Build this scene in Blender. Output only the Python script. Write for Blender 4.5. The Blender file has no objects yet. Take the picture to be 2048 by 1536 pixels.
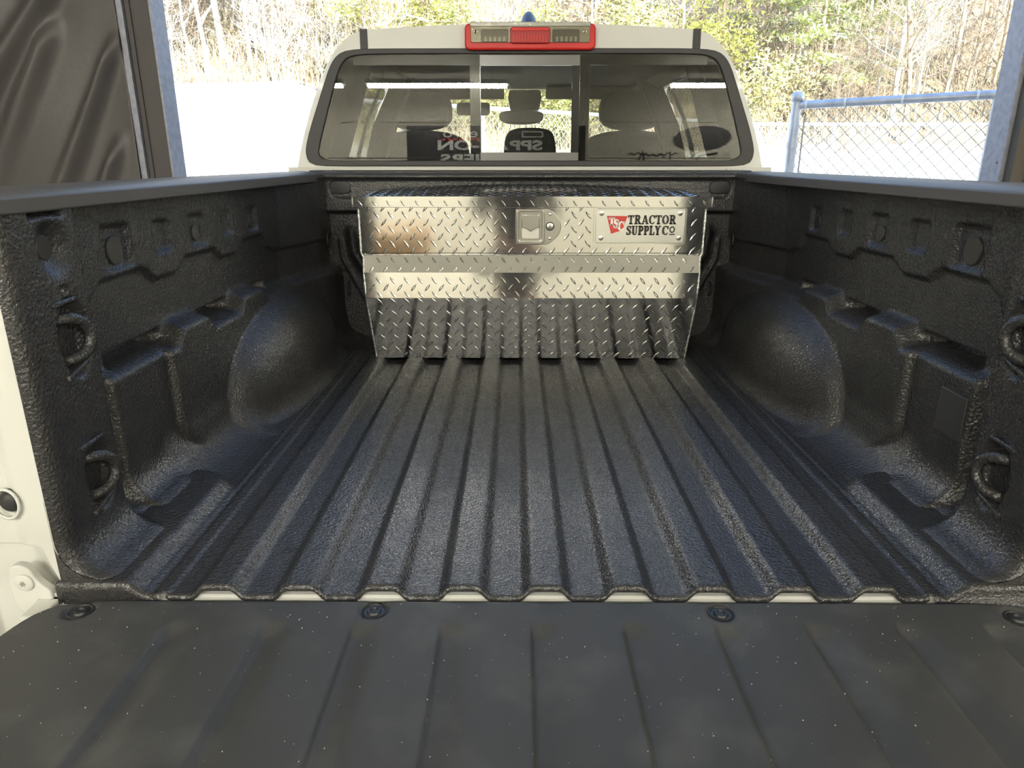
import bpy, math, random
import numpy as np
from mathutils import Vector, Matrix

random.seed(7)
rng = np.random.default_rng(11)
sc = bpy.context.scene
col = sc.collection
PI = math.pi

# ------------------------------------------------------------------ camera
cam_d = bpy.data.cameras.new('camera')
cam_d.sensor_width = 36.0
cam_d.lens = 1400.0 / 2048.0 * 36.0
cam_d.clip_start = 0.02
cam_d.clip_end = 400
cam = bpy.data.objects.new('camera', cam_d)
cam.location = (-0.048, -0.946, 1.55)
cam.rotation_euler = (math.radians(90 - 17.74), 0, math.radians(0.35))
col.objects.link(cam)
sc.camera = cam

# ------------------------------------------------------------------ sky, sun, exposure
w = bpy.data.worlds.new('sky_world')
sc.world = w
w.use_nodes = True
nt = w.node_tree
bg = nt.nodes['Background']
sky = nt.nodes.new('ShaderNodeTexSky')
sky.sky_type = 'NISHITA'
sky.sun_disc = False
sky.sun_elevation = math.radians(46)
sky.sun_rotation = math.radians(150)
sky.air_density = 1.2
sky.dust_density = 0.3
sky.ozone_density = 3.0
nt.links.new(sky.outputs[0], bg.inputs[0])
bg.inputs[1].default_value = 0.36

sun_d = bpy.data.lights.new('sun', 'SUN')
sun_d.energy = 7.5
sun_d.angle = math.radians(0.6)
sun_d.color = (1.0, 0.95, 0.84)
sun = bpy.data.objects.new('sun_offscreen', sun_d)
sun.location = (8, -10, 14)
sun.rotation_euler = Vector((-0.42, 0.62, -0.70)).to_track_quat('-Z', 'Y').to_euler()
col.objects.link(sun)

sc.view_settings.view_transform = 'Standard'
sc.view_settings.look = 'None'
sc.view_settings.gamma = 1.0
sc.view_settings.use_curve_mapping = False
sc.view_settings.exposure = 1.1
try:
    sc.cycles.use_denoising = True
    sc.cycles.denoising_prefilter = 'NONE'
    sc.cycles.max_bounces = 8
    sc.cycles.glossy_bounces = 4
    sc.cycles.transparent_max_bounces = 12
    sc.cycles.sample_clamp_indirect = 6.0
    sc.cycles.caustics_reflective = False
    sc.cycles.caustics_refractive = False
except Exception:
    pass
LAMP = 120.0     # radiance of the fluorescent tubes

# ------------------------------------------------------------------ materials
def mat(name, color=(.5, .5, .5), rough=.5, metal=0.0, spec=.5, bump=None, var=None, emit=None, coat=0.0):
    """bump: (kind, scale, strength, distance); var: (second colour, scale, low, high)"""
    m = bpy.data.materials.new(name)
    m.use_nodes = True
    t = m.node_tree
    b = t.nodes['Principled BSDF']
    b.inputs['Base Color'].default_value = (*color, 1)
    b.inputs['Roughness'].default_value = rough
    b.inputs['Metallic'].default_value = metal
    b.inputs['Specular IOR Level'].default_value = spec
    b.inputs['Coat Weight'].default_value = coat
    tc = t.nodes.new('ShaderNodeTexCoord')
    if var:
        n = t.nodes.new('ShaderNodeTexNoise')
        n.inputs['Scale'].default_value = var[1]
        n.inputs['Detail'].default_value = 6
        r = t.nodes.new('ShaderNodeValToRGB')
        r.color_ramp.elements[0].position = var[2]
        r.color_ramp.elements[1].position = var[3]
        r.color_ramp.elements[0].color = (*color, 1)
        r.color_ramp.elements[1].color = (*var[0], 1)
        t.links.new(tc.outputs['Object'], n.inputs['Vector'])
        t.links.new(n.outputs['Fac'], r.inputs['Fac'])
        t.links.new(r.outputs['Color'], b.inputs['Base Color'])
    if bump:
        kind, s, st, d = bump
        if kind == 'voronoi':
            n = t.nodes.new('ShaderNodeTexVoronoi')
            n.feature = 'SMOOTH_F1'
            out = 'Distance'
        else:
            n = t.nodes.new('ShaderNodeTexNoise')
            n.inputs['Detail'].default_value = 2.5
            out = 'Fac'
        n.inputs['Scale'].default_value = s
        t.links.new(tc.outputs['Object'], n.inputs['Vector'])
        bp = t.nodes.new('ShaderNodeBump')
        bp.inputs['Strength'].default_value = st
        bp.inputs['Distance'].default_value = d
        t.links.new(n.outputs[out], bp.inputs['Height'])
        t.links.new(bp.outputs['Normal'], b.inputs['Normal'])
    if emit:
        b.inputs['Emission Color'].default_value = (*emit[0], 1)
        b.inputs['Emission Strength'].default_value = emit[1]
    return m

def glass_mat(name, tint, refl=.04, rough=0.0):
    """thin pane: tinted see-through plus a Fresnel mirror"""
    m = bpy.data.materials.new(name)
    m.use_nodes = True
    t = m.node_tree
    for n in list(t.nodes):
        t.nodes.remove(n)
    o = t.nodes.new('ShaderNodeOutputMaterial')
    tr = t.nodes.new('ShaderNodeBsdfTransparent')
    tr.inputs[0].default_value = (*tint, 1)
    gl = t.nodes.new('ShaderNodeBsdfGlossy')
    gl.inputs['Roughness'].default_value = rough
    gl.inputs['Color'].default_value = (1, 1, 1, 1)
    lw = t.nodes.new('ShaderNodeLayerWeight')
    lw.inputs['Blend'].default_value = .5
    pw = t.nodes.new('ShaderNodeMath'); pw.operation = 'POWER'; pw.inputs[1].default_value = 5
    ma = t.nodes.new('ShaderNodeMath'); ma.operation = 'MULTIPLY_ADD'
    ma.inputs[1].default_value = 1 - refl; ma.inputs[2].default_value = refl
    t.links.new(lw.outputs['Facing'], pw.inputs[0])
    t.links.new(pw.outputs[0], ma.inputs[0])
    fr = ma
    mx = t.nodes.new('ShaderNodeMixShader')
    t.links.new(fr.outputs[0], mx.inputs[0])
    t.links.new(tr.outputs[0], mx.inputs[1])
    t.links.new(gl.outputs[0], mx.inputs[2])
    t.links.new(mx.outputs[0], o.inputs[0])
    return m

M = {}
M['liner'] = mat('spray_liner', (.034, .033, .033), .25, 0, .6, ('noise', 190, .85, .0034))
M['liner_side'] = M['liner']
M['liner_fine'] = M['liner']
M['tailgate_mat'] = mat('tailgate_plastic', (.050, .050, .049), .52, 0, .4, ('noise', 500, .35, .0012),
                        var=((.085, .085, .081), 9, .52, .8))
M['rail'] = mat('rail_plastic', (.085, .081, .079), .45, 0, .45, ('noise', 900, .15, .0005))
M['plastic'] = mat('black_plastic', (.02, .02, .021), .4, 0, .5)
M['rubber'] = mat('black_rubber', (.025, .024, .024), .5, 0, .4)
M['white_paint'] = mat('white_paint', (.58, .58, .535), .38, 0, .5, None, None, None, .08)
M['white_satin'] = mat('white_satin_paint', (.58, .58, .535), .45, 0, .4, ('noise', 30, .05, .002))
M['alu'] = mat('polished_aluminium', (.88, .88, .86), .10, 1, .5, ('noise', 14, .06, .006))
M['alu_bar'] = mat('worn_aluminium', (.90, .90, .87), .16, 1, .5)
M['weld'] = mat('aluminium_weld', (.75, .75, .72), .42, 1, .5, ('noise', 160, .9, .004))
M['steel'] = mat('brushed_steel', (.62, .61, .57), .24, 1, .5)
M['steel_plate'] = mat('satin_plate', (.70, .69, .62), .38, .85, .5)
M['red'] = mat('red_print', (.56, .045, .035), .5)
M['white_print'] = mat('white_print', (.86, .85, .80), .5)
M['dark_print'] = mat('dark_print', (.035, .028, .022), .5)
M['red_lens'] = mat('red_lens', (.50, .016, .012), .38, 0, .35)
M['red_lens_dark'] = mat('red_lens_center', (.30, .008, .010), .35, 0, .35, ('noise', 120, .4, .002))
M['lens_back'] = mat('lamp_reflector', (.26, .25, .215), .3, .6, .5, ('noise', 90, .4, .003))
M['clear_lens'] = glass_mat('clear_lens', (.86, .85, .80), .03, .03)
M['glass_dark'] = glass_mat('privacy_glass', (.66, .66, .63), .042)
M['glass'] = glass_mat('clear_glass', (.90, .92, .88), .04)
M['cabin'] = mat('cabin_trim', (.022, .021, .021), .8)
M['headliner'] = mat('headliner', (.10, .095, .09), .9)
M['frit'] = mat('black_frit', (.012, .012, .012), .12, 0, .6)
M['frame_grey'] = mat('slider_frame', (.12, .115, .105), .25, 0, .6)
M['galv'] = mat('galvanised_steel', (.46, .48, .52), .45, .6, .5, ('noise', 60, .2, .003), var=((.34, .35, .38), 14, .4, .7))
M['post_dark'] = mat('dark_post', (.055, .05, .05), .55, 0, .4, ('noise', 80, .1, .002))
M['post_skylit'] = mat('skylit_post', (.26, .27, .32), .5, .2, .4, ('noise', 160, .25, .002), var=((.19, .20, .25), 40, .4, .7))  # blue skylight on the posts is painted into their grey
M['fence'] = mat('fence_zinc', (.62, .63, .64), .5, .3, .5)
M['cover'] = mat('cover_plastic', (.040, .039, .039), .5)
M['wire'] = mat('chain_wire', (.30, .30, .30), .5, .3, .5)
M['curtain'] = mat('black_tarp', (.070, .064, .064), .45, 0, .4, ('noise', 45, .25, .004))
M['concrete'] = mat('concrete_floor', (.36, .35, .32), .6, 0, .4, ('noise', 30, .1, .004), var=((.27, .26, .24), 2.5, .35, .7))
M['wall'] = mat('garage_panel', (.62, .60, .52), .6, 0, .3)
M['ceiling'] = mat('ceiling_panel', (.55, .54, .49), .7, 0, .3)
M['board'] = mat('wall_board', (.60, .58, .50), .6, 0, .3, ('noise', 8, .1, .01), var=((.50, .48, .41), 3, .35, .7))
M['wood'] = mat('weathered_frame', (.085, .075, .062), .7, 0, .3, ('noise', 60, .3, .003))
M['tube'] = mat('lit_tube', (.9, .9, .9), .4, 0, .5, None, None, ((1.0, .97, .88), LAMP))
M['fixture'] = mat('fixture_white', (.75, .75, .72), .4)
M['banner'] = mat('banner_vinyl', (.010, .010, .011), .5)
M['banner_text'] = mat('banner_lettering', (.62, .62, .60), .5)
M['cardboard'] = mat('cardboard', (.46, .27, .13), .8, 0, .2, ('noise', 40, .1, .003), var=((.40, .235, .11), 6, .4, .7))
M['tape'] = mat('packing_tape', (.55, .42, .24), .3)
M['gravel'] = mat('pale_gravel', (.72, .69, .62), .9, 0, .1, ('noise', 5, .6, .05), var=((.55, .52, .45), 1.4, .45, .8))
M['hill'] = mat('leaf_litter', (.17, .125, .075), .95, 0, .1, ('noise', 3, 1.0, .3), var=((.34, .28, .18), .9, .35, .65))
M['bark'] = mat('pale_bark', (.60, .55, .47), .9, 0, .1, ('noise', 12, .6, .03), var=((.36, .30, .23), 5, .5, .75))
M['bark_dark'] = mat('brown_bark', (.36, .29, .21), .9, 0, .1, ('noise', 12, .6, .03), var=((.16, .12, .09), 5, .45, .7))
M['leaf'] = mat('yellow_green_leaf', (.62, .60, .20), .6, 0, .3, None, ((.44, .46, .16), 1.3, .35, .65))
M['pine'] = mat('pine_needles', (.52, .55, .24), .6, 0, .3, None, ((.34, .39, .16), 1.1, .35, .65))
M['brush'] = mat('dry_brush', (.30, .23, .14), .9, 0, .1, None, ((.56, .49, .34), .7, .35, .65))
M['tire'] = mat('tyre_rubber', (.02, .02, .02), .8)
M['rim'] = mat('wheel_rim', (.6, .6, .6), .3, 1)
M['skin'] = mat('skin', (.62, .38, .28), .5)
M['jacket'] = mat('dark_jacket', (.030, .033, .045), .8)
M['jeans'] = mat('dark_jeans', (.035, .045, .075), .85)
M['boot'] = mat('brown_boots', (.06, .04, .025), .6)
M['hair'] = mat('dark_hair', (.03, .02, .015), .6)
M['phone'] = mat('phone_body', (.02, .02, .022), .25)
M['dust'] = mat('pale_grit', (.62, .61, .56), .8)

# ------------------------------------------------------------------ mesh helpers
class MB:
    def __init__(s):
        s.v = []
        s.f = []
    def add(s, v, f):
        n = len(s.v)
        s.v += [tuple(p) for p in v]
        s.f += [tuple(i + n for i in q) for q in f]
        return s
    def box(s, a, b, rz=0, c=None):
        (x0, y0, z0), (x1, y1, z1) = a, b
        v = [(x0, y0, z0), (x1, y0, z0), (x1, y1, z0), (x0, y1, z0), (x0, y0, z1), (x1, y0, z1), (x1, y1, z1), (x0, y1, z1)]
        f = [(0, 3, 2, 1), (4, 5, 6, 7), (0, 1, 5, 4), (1, 2, 6, 5), (2, 3, 7, 6), (3, 0, 4, 7)]
        return s.add(v, f)
    def tube(s, pts, r, n=8, closed=False, cap=True):
        pts = [Vector(p) for p in pts]
        rr = r if hasattr(r, '__len__') else [r] * len(pts)
        m = len(pts)
        v, f = [], []
        up0 = None
        for i, p in enumerate(pts):
            if closed:
                t = pts[(i + 1) % m] - pts[i - 1]
            else:
                t = pts[min(i + 1, m - 1)] - pts[max(i - 1, 0)]
            if t.length < 1e-9:
                t = Vector((0, 0, 1))
            t.normalize()
            if up0 is None:
                up0 = Vector((0, 0, 1)) if abs(t.z) < .9 else Vector((1, 0, 0))
            a = t.cross(up0)
            if a.length < 1e-4:
                a = t.cross(Vector((0, 1, 0)))
            a.normalize()
            b = a.cross(t)
            b.normalize()
            up0 = b
            for k in range(n):
                q = 2 * PI * k / n
                v.append(p + (a * math.cos(q) + b * math.sin(q)) * rr[i])
        for i in range(m if closed else m - 1):
            for k in range(n):
                j = (i + 1) % m
                f.append((i * n + k, i * n + (k + 1) % n, j * n + (k + 1) % n, j * n + k))
        if cap and not closed:
            f.append(tuple(range(n))[::-1])
            f.append(tuple((m - 1) * n + k for k in range(n)))
        return s.add(v, f)
    def prism(s, poly, axis, a, b):
        """extrude a 2-D polygon along axis from a to b; poly is in the other two axes in x,y,z order"""
        n = len(poly)
        def put(p, h):
            q = list(p)
            q.insert(axis, h)
            return tuple(q)
        v = [put(p, a) for p in poly] + [put(p, b) for p in poly]
        f = [tuple(range(n)), tuple(range(2 * n - 1, n - 1, -1))]
        f += [(i, i + n, (i + 1) % n + n, (i + 1) % n) for i in range(n)]
        return s.add(v, f)
    def ring(s, outer, inner, axis, a, b):
        """frame between two loops with equal point counts"""
        n = len(outer)
        def put(p, h):
            q = list(p)
            q.insert(axis, h)
            return tuple(q)
        v = [put(p, a) for p in outer] + [put(p, a) for p in inner] + [put(p, b) for p in outer] + [put(p, b) for p in inner]
        f = []
        for i in range(n):
            j = (i + 1) % n
            f += [(i, j, n + j, n + i), (2 * n + i, 3 * n + i, 3 * n + j, 2 * n + j),
                  (i, 2 * n + i, 2 * n + j, j), (n + i, n + j, 3 * n + j, 3 * n + i)]
        return s.add(v, f)
    def lathe(s, prof, n=24, c=(0, 0, 0), axis='z'):
        v, f = [], []
        for r, h in prof:
            for k in range(n):
                q = 2 * PI * k / n
                x, y = r * math.cos(q), r * math.sin(q)
                p = (x, y, h) if axis == 'z' else ((x, h, y) if axis == 'y' else (h, x, y))
                v.append((p[0] + c[0], p[1] + c[1], p[2] + c[2]))
        m = len(prof)
        for i in range(m - 1):
            for k in range(n):
                f.append((i * n + k, i * n + (k + 1) % n, (i + 1) * n + (k + 1) % n, (i + 1) * n + k))
        f.append(tuple(range(n))[::-1])
        f.append(tuple((m - 1) * n + k for k in range(n)))
        return s.add(v, f)
    def mesh(s, name):
        me = bpy.data.meshes.new(name)
        me.from_pydata([tuple(map(float, p)) for p in s.v], [], s.f)
        me.validate()
        import bmesh
        bm = bmesh.new()
        bm.from_mesh(me)
        bmesh.ops.recalc_face_normals(bm, faces=bm.faces)
        bm.to_mesh(me)
        bm.free()
        return me

def root_of(p):
    while p.parent:
        p = p.parent
    return p

def tag(o, label=None, cat=None, group=None, kind=None):
    if label: o['label'] = label
    if cat: o['category'] = cat
    if group: o['group'] = group
    if kind: o['kind'] = kind
    return o

def thing(name, loc, label, cat, group=None):
    o = bpy.data.objects.new(name, None)
    o.empty_display_size = .1
    o.location = loc
    col.objects.link(o)
    return tag(o, label, cat, group)

def obj(name, me, m, parent=None, smooth=False, bevel=0, label=None, world=True, angle=None):
    """link one mesh object; mesh coordinates are world ones and are shifted to the parent's base"""
    if isinstance(me, MB):
        me = me.mesh(name)
    if m is not None:
        me.materials.append(m)
    o = bpy.data.objects.new(name, me)
    col.objects.link(o)
    if parent:
        o.parent = parent
        if world:
            me.transform(Matrix.Translation(-Vector(root_of(parent).location)))
    if smooth:
        for p in me.polygons:
            p.use_smooth = True
        if angle:
            try:
                me.set_sharp_from_angle(angle=math.radians(angle))
            except Exception:
                pass
    if bevel:
        b = o.modifiers.new('bevel', 'BEVEL')
        b.width = bevel
        b.segments = 3
        b.limit_method = 'ANGLE'
        b.angle_limit = math.radians(40)
        for p in me.polygons:
            p.use_smooth = True
        try:
            me.set_sharp_from_angle(angle=math.radians(50))
        except Exception:
            pass
    if label: o['label'] = label
    return o

def struct(name, mb, m, **k):
    o = obj(name, mb, m, **k)
    o['kind'] = 'structure'
    return o

def sst(t):
    t = np.clip(t, 0, 1)
    return t * t * (3 - 2 * t)

def grid_mesh(name, P, flip=False):
    """P: array (n, m, 3)"""
    n, m, _ = P.shape
    idx = np.arange(n * m).reshape(n, m)
    a, b, c, d = idx[:-1, :-1].ravel(), idx[1:, :-1].ravel(), idx[1:, 1:].ravel(), idx[:-1, 1:].ravel()
    F = np.stack([a, b, c, d] if not flip else [d, c, b, a], 1)
    me = bpy.data.meshes.new(name)
    me.vertices.add(n * m)
    me.vertices.foreach_set('co', P.reshape(-1).astype(np.float32))
    me.loops.add(F.size)
    me.polygons.add(len(F))
    me.loops.foreach_set('vertex_index', F.ravel().astype(np.int32))
    me.polygons.foreach_set('loop_start', np.arange(0, F.size, 4, dtype=np.int32))
    me.update(calc_edges=True)
    me.validate()
    me.polygons.foreach_set('use_smooth', np.ones(len(F), bool))
    return me

def rounded_rect(x0, x1, z0, z1, r, n=6):
    pts = []
    for cx, cz, a0 in ((x1 - r, z0 + r, -90), (x1 - r, z1 - r, 0), (x0 + r, z1 - r, 90), (x0 + r, z0 + r, 180)):
        for k in range(n + 1):
            a = math.radians(a0 + 90 * k / n)
            pts.append((cx + r * math.cos(a), cz + r * math.sin(a)))
    return pts

def resample(poly, n):
    """n points evenly along a closed 2-D loop"""
    p = np.array(poly + [poly[0]], float)
    d = np.r_[0, np.cumsum(np.linalg.norm(np.diff(p, axis=0), axis=1))]
    t = np.linspace(0, d[-1], n, endpoint=False)
    return [(float(np.interp(q, d, p[:, 0])), float(np.interp(q, d, p[:, 1]))) for q in t]

def chaikin(p, k=2, closed=False):
    p = [tuple(q) for q in p]
    for _ in range(k):
        out = [] if closed else [p[0]]
        n = len(p)
        for i in range(n if closed else n - 1):
            a, b = p[i], p[(i + 1) % n]
            out.append(tuple(.75 * u + .25 * v for u, v in zip(a, b)))
            out.append(tuple(.25 * u + .75 * v for u, v in zip(a, b)))
        if not closed:
            out.append(p[-1])
        p = out
    return p

def text_mesh(s, size, depth=.002, bold=0.0, shear=0.0):
    c = bpy.data.curves.new('lettering', 'FONT')
    c.body = s
    c.size = size
    c.extrude = depth
    c.offset = bold
    c.shear = shear
    c.align_x = 'CENTER'
    o = bpy.data.objects.new('lettering', c)
    col.objects.link(o)
    dg = bpy.context.evaluated_depsgraph_get()
    dg.update()
    me = bpy.data.meshes.new_from_object(o.evaluated_get(dg))
    bpy.data.objects.remove(o)
    me.materials.clear()
    return me

# ================================================================== THE SETTING: ground, hill, garage
def terrain(x, y):
    x = np.asarray(x, float); y = np.asarray(y, float)
    he = 1.8 + (4.4 - 1.8) * sst((-6.3 - x) / 2.6)
    a = sst((y - 5) / 26.0) * he
    h = np.maximum(0, y - 31.0) * .52
    wob = (np.sin(x * .21 + y * .13) + np.sin(x * .11 - y * .23 + 2)) * .5 * sst((y - 28) / 10)
    return a + h + wob

xs = np.linspace(-75, 75, 120); ys = np.linspace(1.97, 31.5, 50)
X, Y = np.meshgrid(xs, ys, indexing='ij')
struct('ground_gravel', grid_mesh('ground_gravel', np.stack([X, Y, terrain(X, Y) - .005], -1)), M['gravel'])
ys = np.linspace(31.3, 95, 70)
X, Y = np.meshgrid(np.linspace(-75, 75, 130), ys, indexing='ij')
struct('ground_hillside', grid_mesh('ground_hillside', np.stack([X, Y, terrain(X, Y)], -1)), M['hill'])

GX0, GX1, GY0, GY1, GZ = -3.7, 4.3, -5.0, 1.95, 3.55
OL, OR, OH = -1.375, 1.820, 3.15       # door opening
struct('floor', MB().box((GX0, GY0, -.15), (GX1, GY1 + .05, 0)), M['concrete'])
struct('ceiling', MB().box((GX0, GY0, GZ), (GX1, GY1 + .10, GZ + .12)), M['ceiling'])
wl = struct('wall_left', MB().box((GX0 - .1, GY0, 0), (GX0, GY1, GZ)), M['wall'])
wr = struct('wall_right', MB().box((GX1, GY0, 0), (GX1 + .1, GY1, GZ)), M['wall'])
wb = struct('wall_back', MB().box((GX0 - .1, GY0 - .1, 0), (GX1 + .1, GY0 - .02, GZ)), M['wall'])
for k in range(8):      # wide horizontal boards of the back wall
    z0 = k * .445
    obj('wall_board', MB().box((GX0 + .01, GY0 - .03, z0 + .006), (GX1 - .01, GY0, min(z0 + .437, GZ))), M['board'], wb)
wf = struct('wall_front', MB().box((GX0, GY1 - .02, 0), (OL - .105, GY1 + .03, GZ)).box((OR + .17, GY1 - .02, 0), (GX1, GY1 + .08, GZ))
            .box((OL - .105, GY1 - .02, OH), (OR + .17, GY1 + .08, GZ)), M['wall'])
# door posts: dark channel with a jamb painted skylight-blue on the left, grey post painted likewise and weathered frame on the right
t1 = struct('trim_1', MB().box((OL - .100, GY1 - .06, 0), (OL - .008, GY1 + .03, OH)), M['post_dark'])
obj('channel_lip', MB().box((OL - .086, GY1 - .067, 0), (OL - .080, GY1 - .06, OH)), M['post_dark'], t1)
obj('jamb_strip', MB().box((OL - .008, GY1 - .072, 0), (OL, GY1 + .035, OH)), M['post_skylit'], t1)
obj('edge_strip', MB().box((OL - .128, GY1 - .07, 0), (OL - .106, GY1 - .05, OH)), M['post_skylit'], t1)
t2 = struct('trim_2', MB().box((OR, GY1 - .055, 0), (OR + .018, GY1 + .06, OH)), M['post_skylit'])
for k in range(5):
    obj('rivet', MB().lathe([(.005, OR - .001), (.005, OR + .002)], 8, (0, GY1 - .03, .5 + k * .52), 'x'), M['post_dark'], t2)
t3 = struct('trim_3', MB().box((OR + .018, GY1 - .10, 0), (OR + .085, GY1 + .04, OH)).box((OR + .07, GY1 - .12, 0), (OR + .20, GY1 - .03, OH)), M['wood'])
struct('trim_4', MB().box((OL - .16, GY1 - .07, OH - .12), (OR + .17, GY1 + .06, OH)), M['post_dark'])

# black tarp hung on the front wall beside the opening
u = np.linspace(0, 1, 330); v = np.linspace(0, 1, 420)
U, V = np.meshgrid(u, v, indexing='ij')
cx = -3.45 + U * (3.45 - 1.503)
cz = .25 + V * 3.1
fold = np.zeros_like(U)
for (ax, az, dx, dz, wd, am) in ((-1.55, 2.35, -.85, -1.0, .035, .030), (-1.60, 2.75, -1.0, -.38, .05, .028), (-1.53, 1.95, -.5, -.9, .028, .022),
                                 (-1.62, 3.1, -.55, -1.0, .05, .03), (-1.9, 2.3, -.7, -1.0, .05, .025), (-2.3, 2.35, -1, -.35, .06, .03), (-2.1, 2.0, -.9, -.5, .05, .02), (-1.57, 1.6, -.4, -.8, .03, .02), (-1.75, 2.0, -.6, -1.0, .04, .02), (-2.0, 2.6, -1, -.22, .045, .022), (-2.45, 1.95, -.8, -.5, .05, .02)):
    l = math.hypot(dx, dz); dx /= l; dz /= l
    al = (cx - ax) * dx + (cz - az) * dz
    pe = (cx - ax) * -dz + (cz - az) * dx
    wv = wd * .8 * (1 + np.clip(al, 0, 2) * .8)
    fold += 2.6 * am * np.exp(-(pe / wv) ** 2) * sst(al / .15 + .5) * np.exp(-np.clip(al, 0, 3) * .5)
fold += .012 * np.sin(cx * 9 + cz * 2.1) * np.sin(cz * 1.7 + 1) + .006 * np.sin(cx * 17 - cz * 7)
cur = obj('tarp_curtain', grid_mesh('tarp_curtain', np.stack([cx, GY1 - .075 - fold, cz], -1), True), M['curtain'])
so = cur.modifiers.new('thickness', 'SOLIDIFY'); so.thickness = .003
tag(cur, 'creased black tarp curtain hanging on the wall beside the door post', 'curtain')
for k in range(7):
    obj('grommet', MB().lathe([(.011, GY1 - .125), (.011, GY1 - .05)], 10, (-3.3 + k * .29, 0, 3.3), 'y'), M['steel'], cur, world=False)

# ------------------------------------------------------------------ ceiling strip lights
def strip_light(x0, x1, y, z, label):
    t = thing('strip_light_offscreen', ((x0 + x1) / 2, y, z), label, 'ceiling light', 'fluorescent strips under the garage ceiling')
    obj('housing', MB().box((x0, y - .06, z + .02), (x1, y + .06, z + .07)), M['fixture'], t, bevel=.008)
    for xh in (x0 + .2, x1 - .22):
        obj('hanger', MB().box((xh, y - .01, z + .07), (xh + .02, y + .01, GZ)), M['steel'], t)
    obj('diffuser_offscreen', MB().prism([(y - .055, z + .02), (y - .04, z - .012), (y + .04, z - .012), (y + .055, z + .02)], 0, x0 + .03, x1 - .03), M['tube'], t)
strip_light(-3.6, -2.08, -4.2, 3.36, 'white strip light by the left wall on the row above the banner')
strip_light(-1.84, -.13, -4.2, 3.36, 'white strip light over the cardboard boxes on the row above the banner')
strip_light(1.75, 4.1, -4.2, 3.36, 'white strip light above the dark oval sign')

# ================================================================== PICKUP TRUCK
truck = thing('pickup_truck', (0, 1.2, 0), 'white pickup truck with black sprayed bed liner and lowered tailgate', 'truck')
F0 = .90            # bed floor (valleys)

def floor_z(x, y):
    ax = np.abs(x)
    k = np.clip(np.round(x / .129), -4, 4)
    d = np.abs(x - k * .129)
    z = F0 + .019 * (1 - sst((d - .020) / .023))
    # seam of the floor pan
    z = z + .004 * sst((ax - .590) / .004) * (1 - sst((ax - .612) / .006)) + .003 * np.exp(-((ax - .628) / .004) ** 2)
    # raised pad at the rear corners
    r = .07
    qx = np.maximum(0, (.655 + r) - ax); qy = np.maximum(0, y - (.41 - r))
    d2 = np.sqrt(qx ** 2 + qy ** 2) - r
    z = z + .024 * (1 - sst((d2 + .004) / .035))
    # flatten the very front under the box
    return z

xs = np.linspace(-.75, .75, 480); ys = np.concatenate([np.linspace(0, .5, 80), np.linspace(.52, 1.70, 50)])
X, Y = np.meshgrid(xs, ys, indexing='ij')
bed_floor = obj('bed_floor', grid_mesh('bed_floor', np.stack([X, Y, floor_z(X, Y)], -1)), M['liner'], truck, label='ribbed black bed floor with sprayed texture')

# rear edge of the floor liner: rolled lip, split at the two seams
def edge(xa, xb, drop, r):
    xx = np.linspace(xa, xb, int(abs(xb - xa) / .006) + 2)
    zz = floor_z(xx, np.zeros_like(xx))
    mb = MB()
    prof = []
    for a in np.linspace(90, 270, 7):
        prof.append((r * math.cos(math.radians(a)), r * math.sin(math.radians(a)) - r))
    rows = [[(x, py, z + pz) for (py, pz) in prof] + [(x, -.002, min(z + prof[-1][1], z - drop))] for x, z in zip(xx, zz)]
    if drop > .03:
        rows = [[(x, py, z + pz) for (py, pz) in prof[:4]] + [(x, -r, .886)] * 4 for x, z in zip(xx, zz)]
    return grid_mesh('rolled_lip', np.array(rows), True)
obj('rolled_lip', edge(-.597, .597, .012, .0065), M['liner_fine'], truck)
for s in (-1, 1):
    obj('rolled_lip', edge(s * .604, s * .765, .05, .009), M['liner_fine'], truck)
# white sill under the lip
obj('sill', MB().box((-.80, .0015, .80), (.80, .05, .898)).box((-.80, -.004, .80), (.80, .002, .892)), M['white_satin'], truck)
hs = MB()
hs.lathe([(.007, 0), (.0065, .0012)], 14, (-.447, .128, F0 + .0006))
obj('drain_hole_disc', hs, M['rubber'], truck)  # black disc stands for the shade inside a drain hole

# ---- bed sides (left and right alike)
ZIG = np.array([(.235, 1.26), (.262, 1.315), (.305, 1.341), (.452, 1.344), (.495, 1.314), (.593, 1.314), (.638, 1.341), (.80, 1.340), (.842, 1.314),
                (.94, 1.314), (.985, 1.341), (1.14, 1.341), (1.18, 1.30), (1.25, 1.28)])
SQ = [(.373, 1.395, .048, .040), (.548, 1.398, .036, .031), (.718, 1.394, .040, .036), (.891, 1.397, .032, .030), (1.073, 1.392, .032, .032)]

def trap(y, a, b, w):
    return sst((y - a) / w) * (1 - sst((y - b + w) / w))

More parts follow.
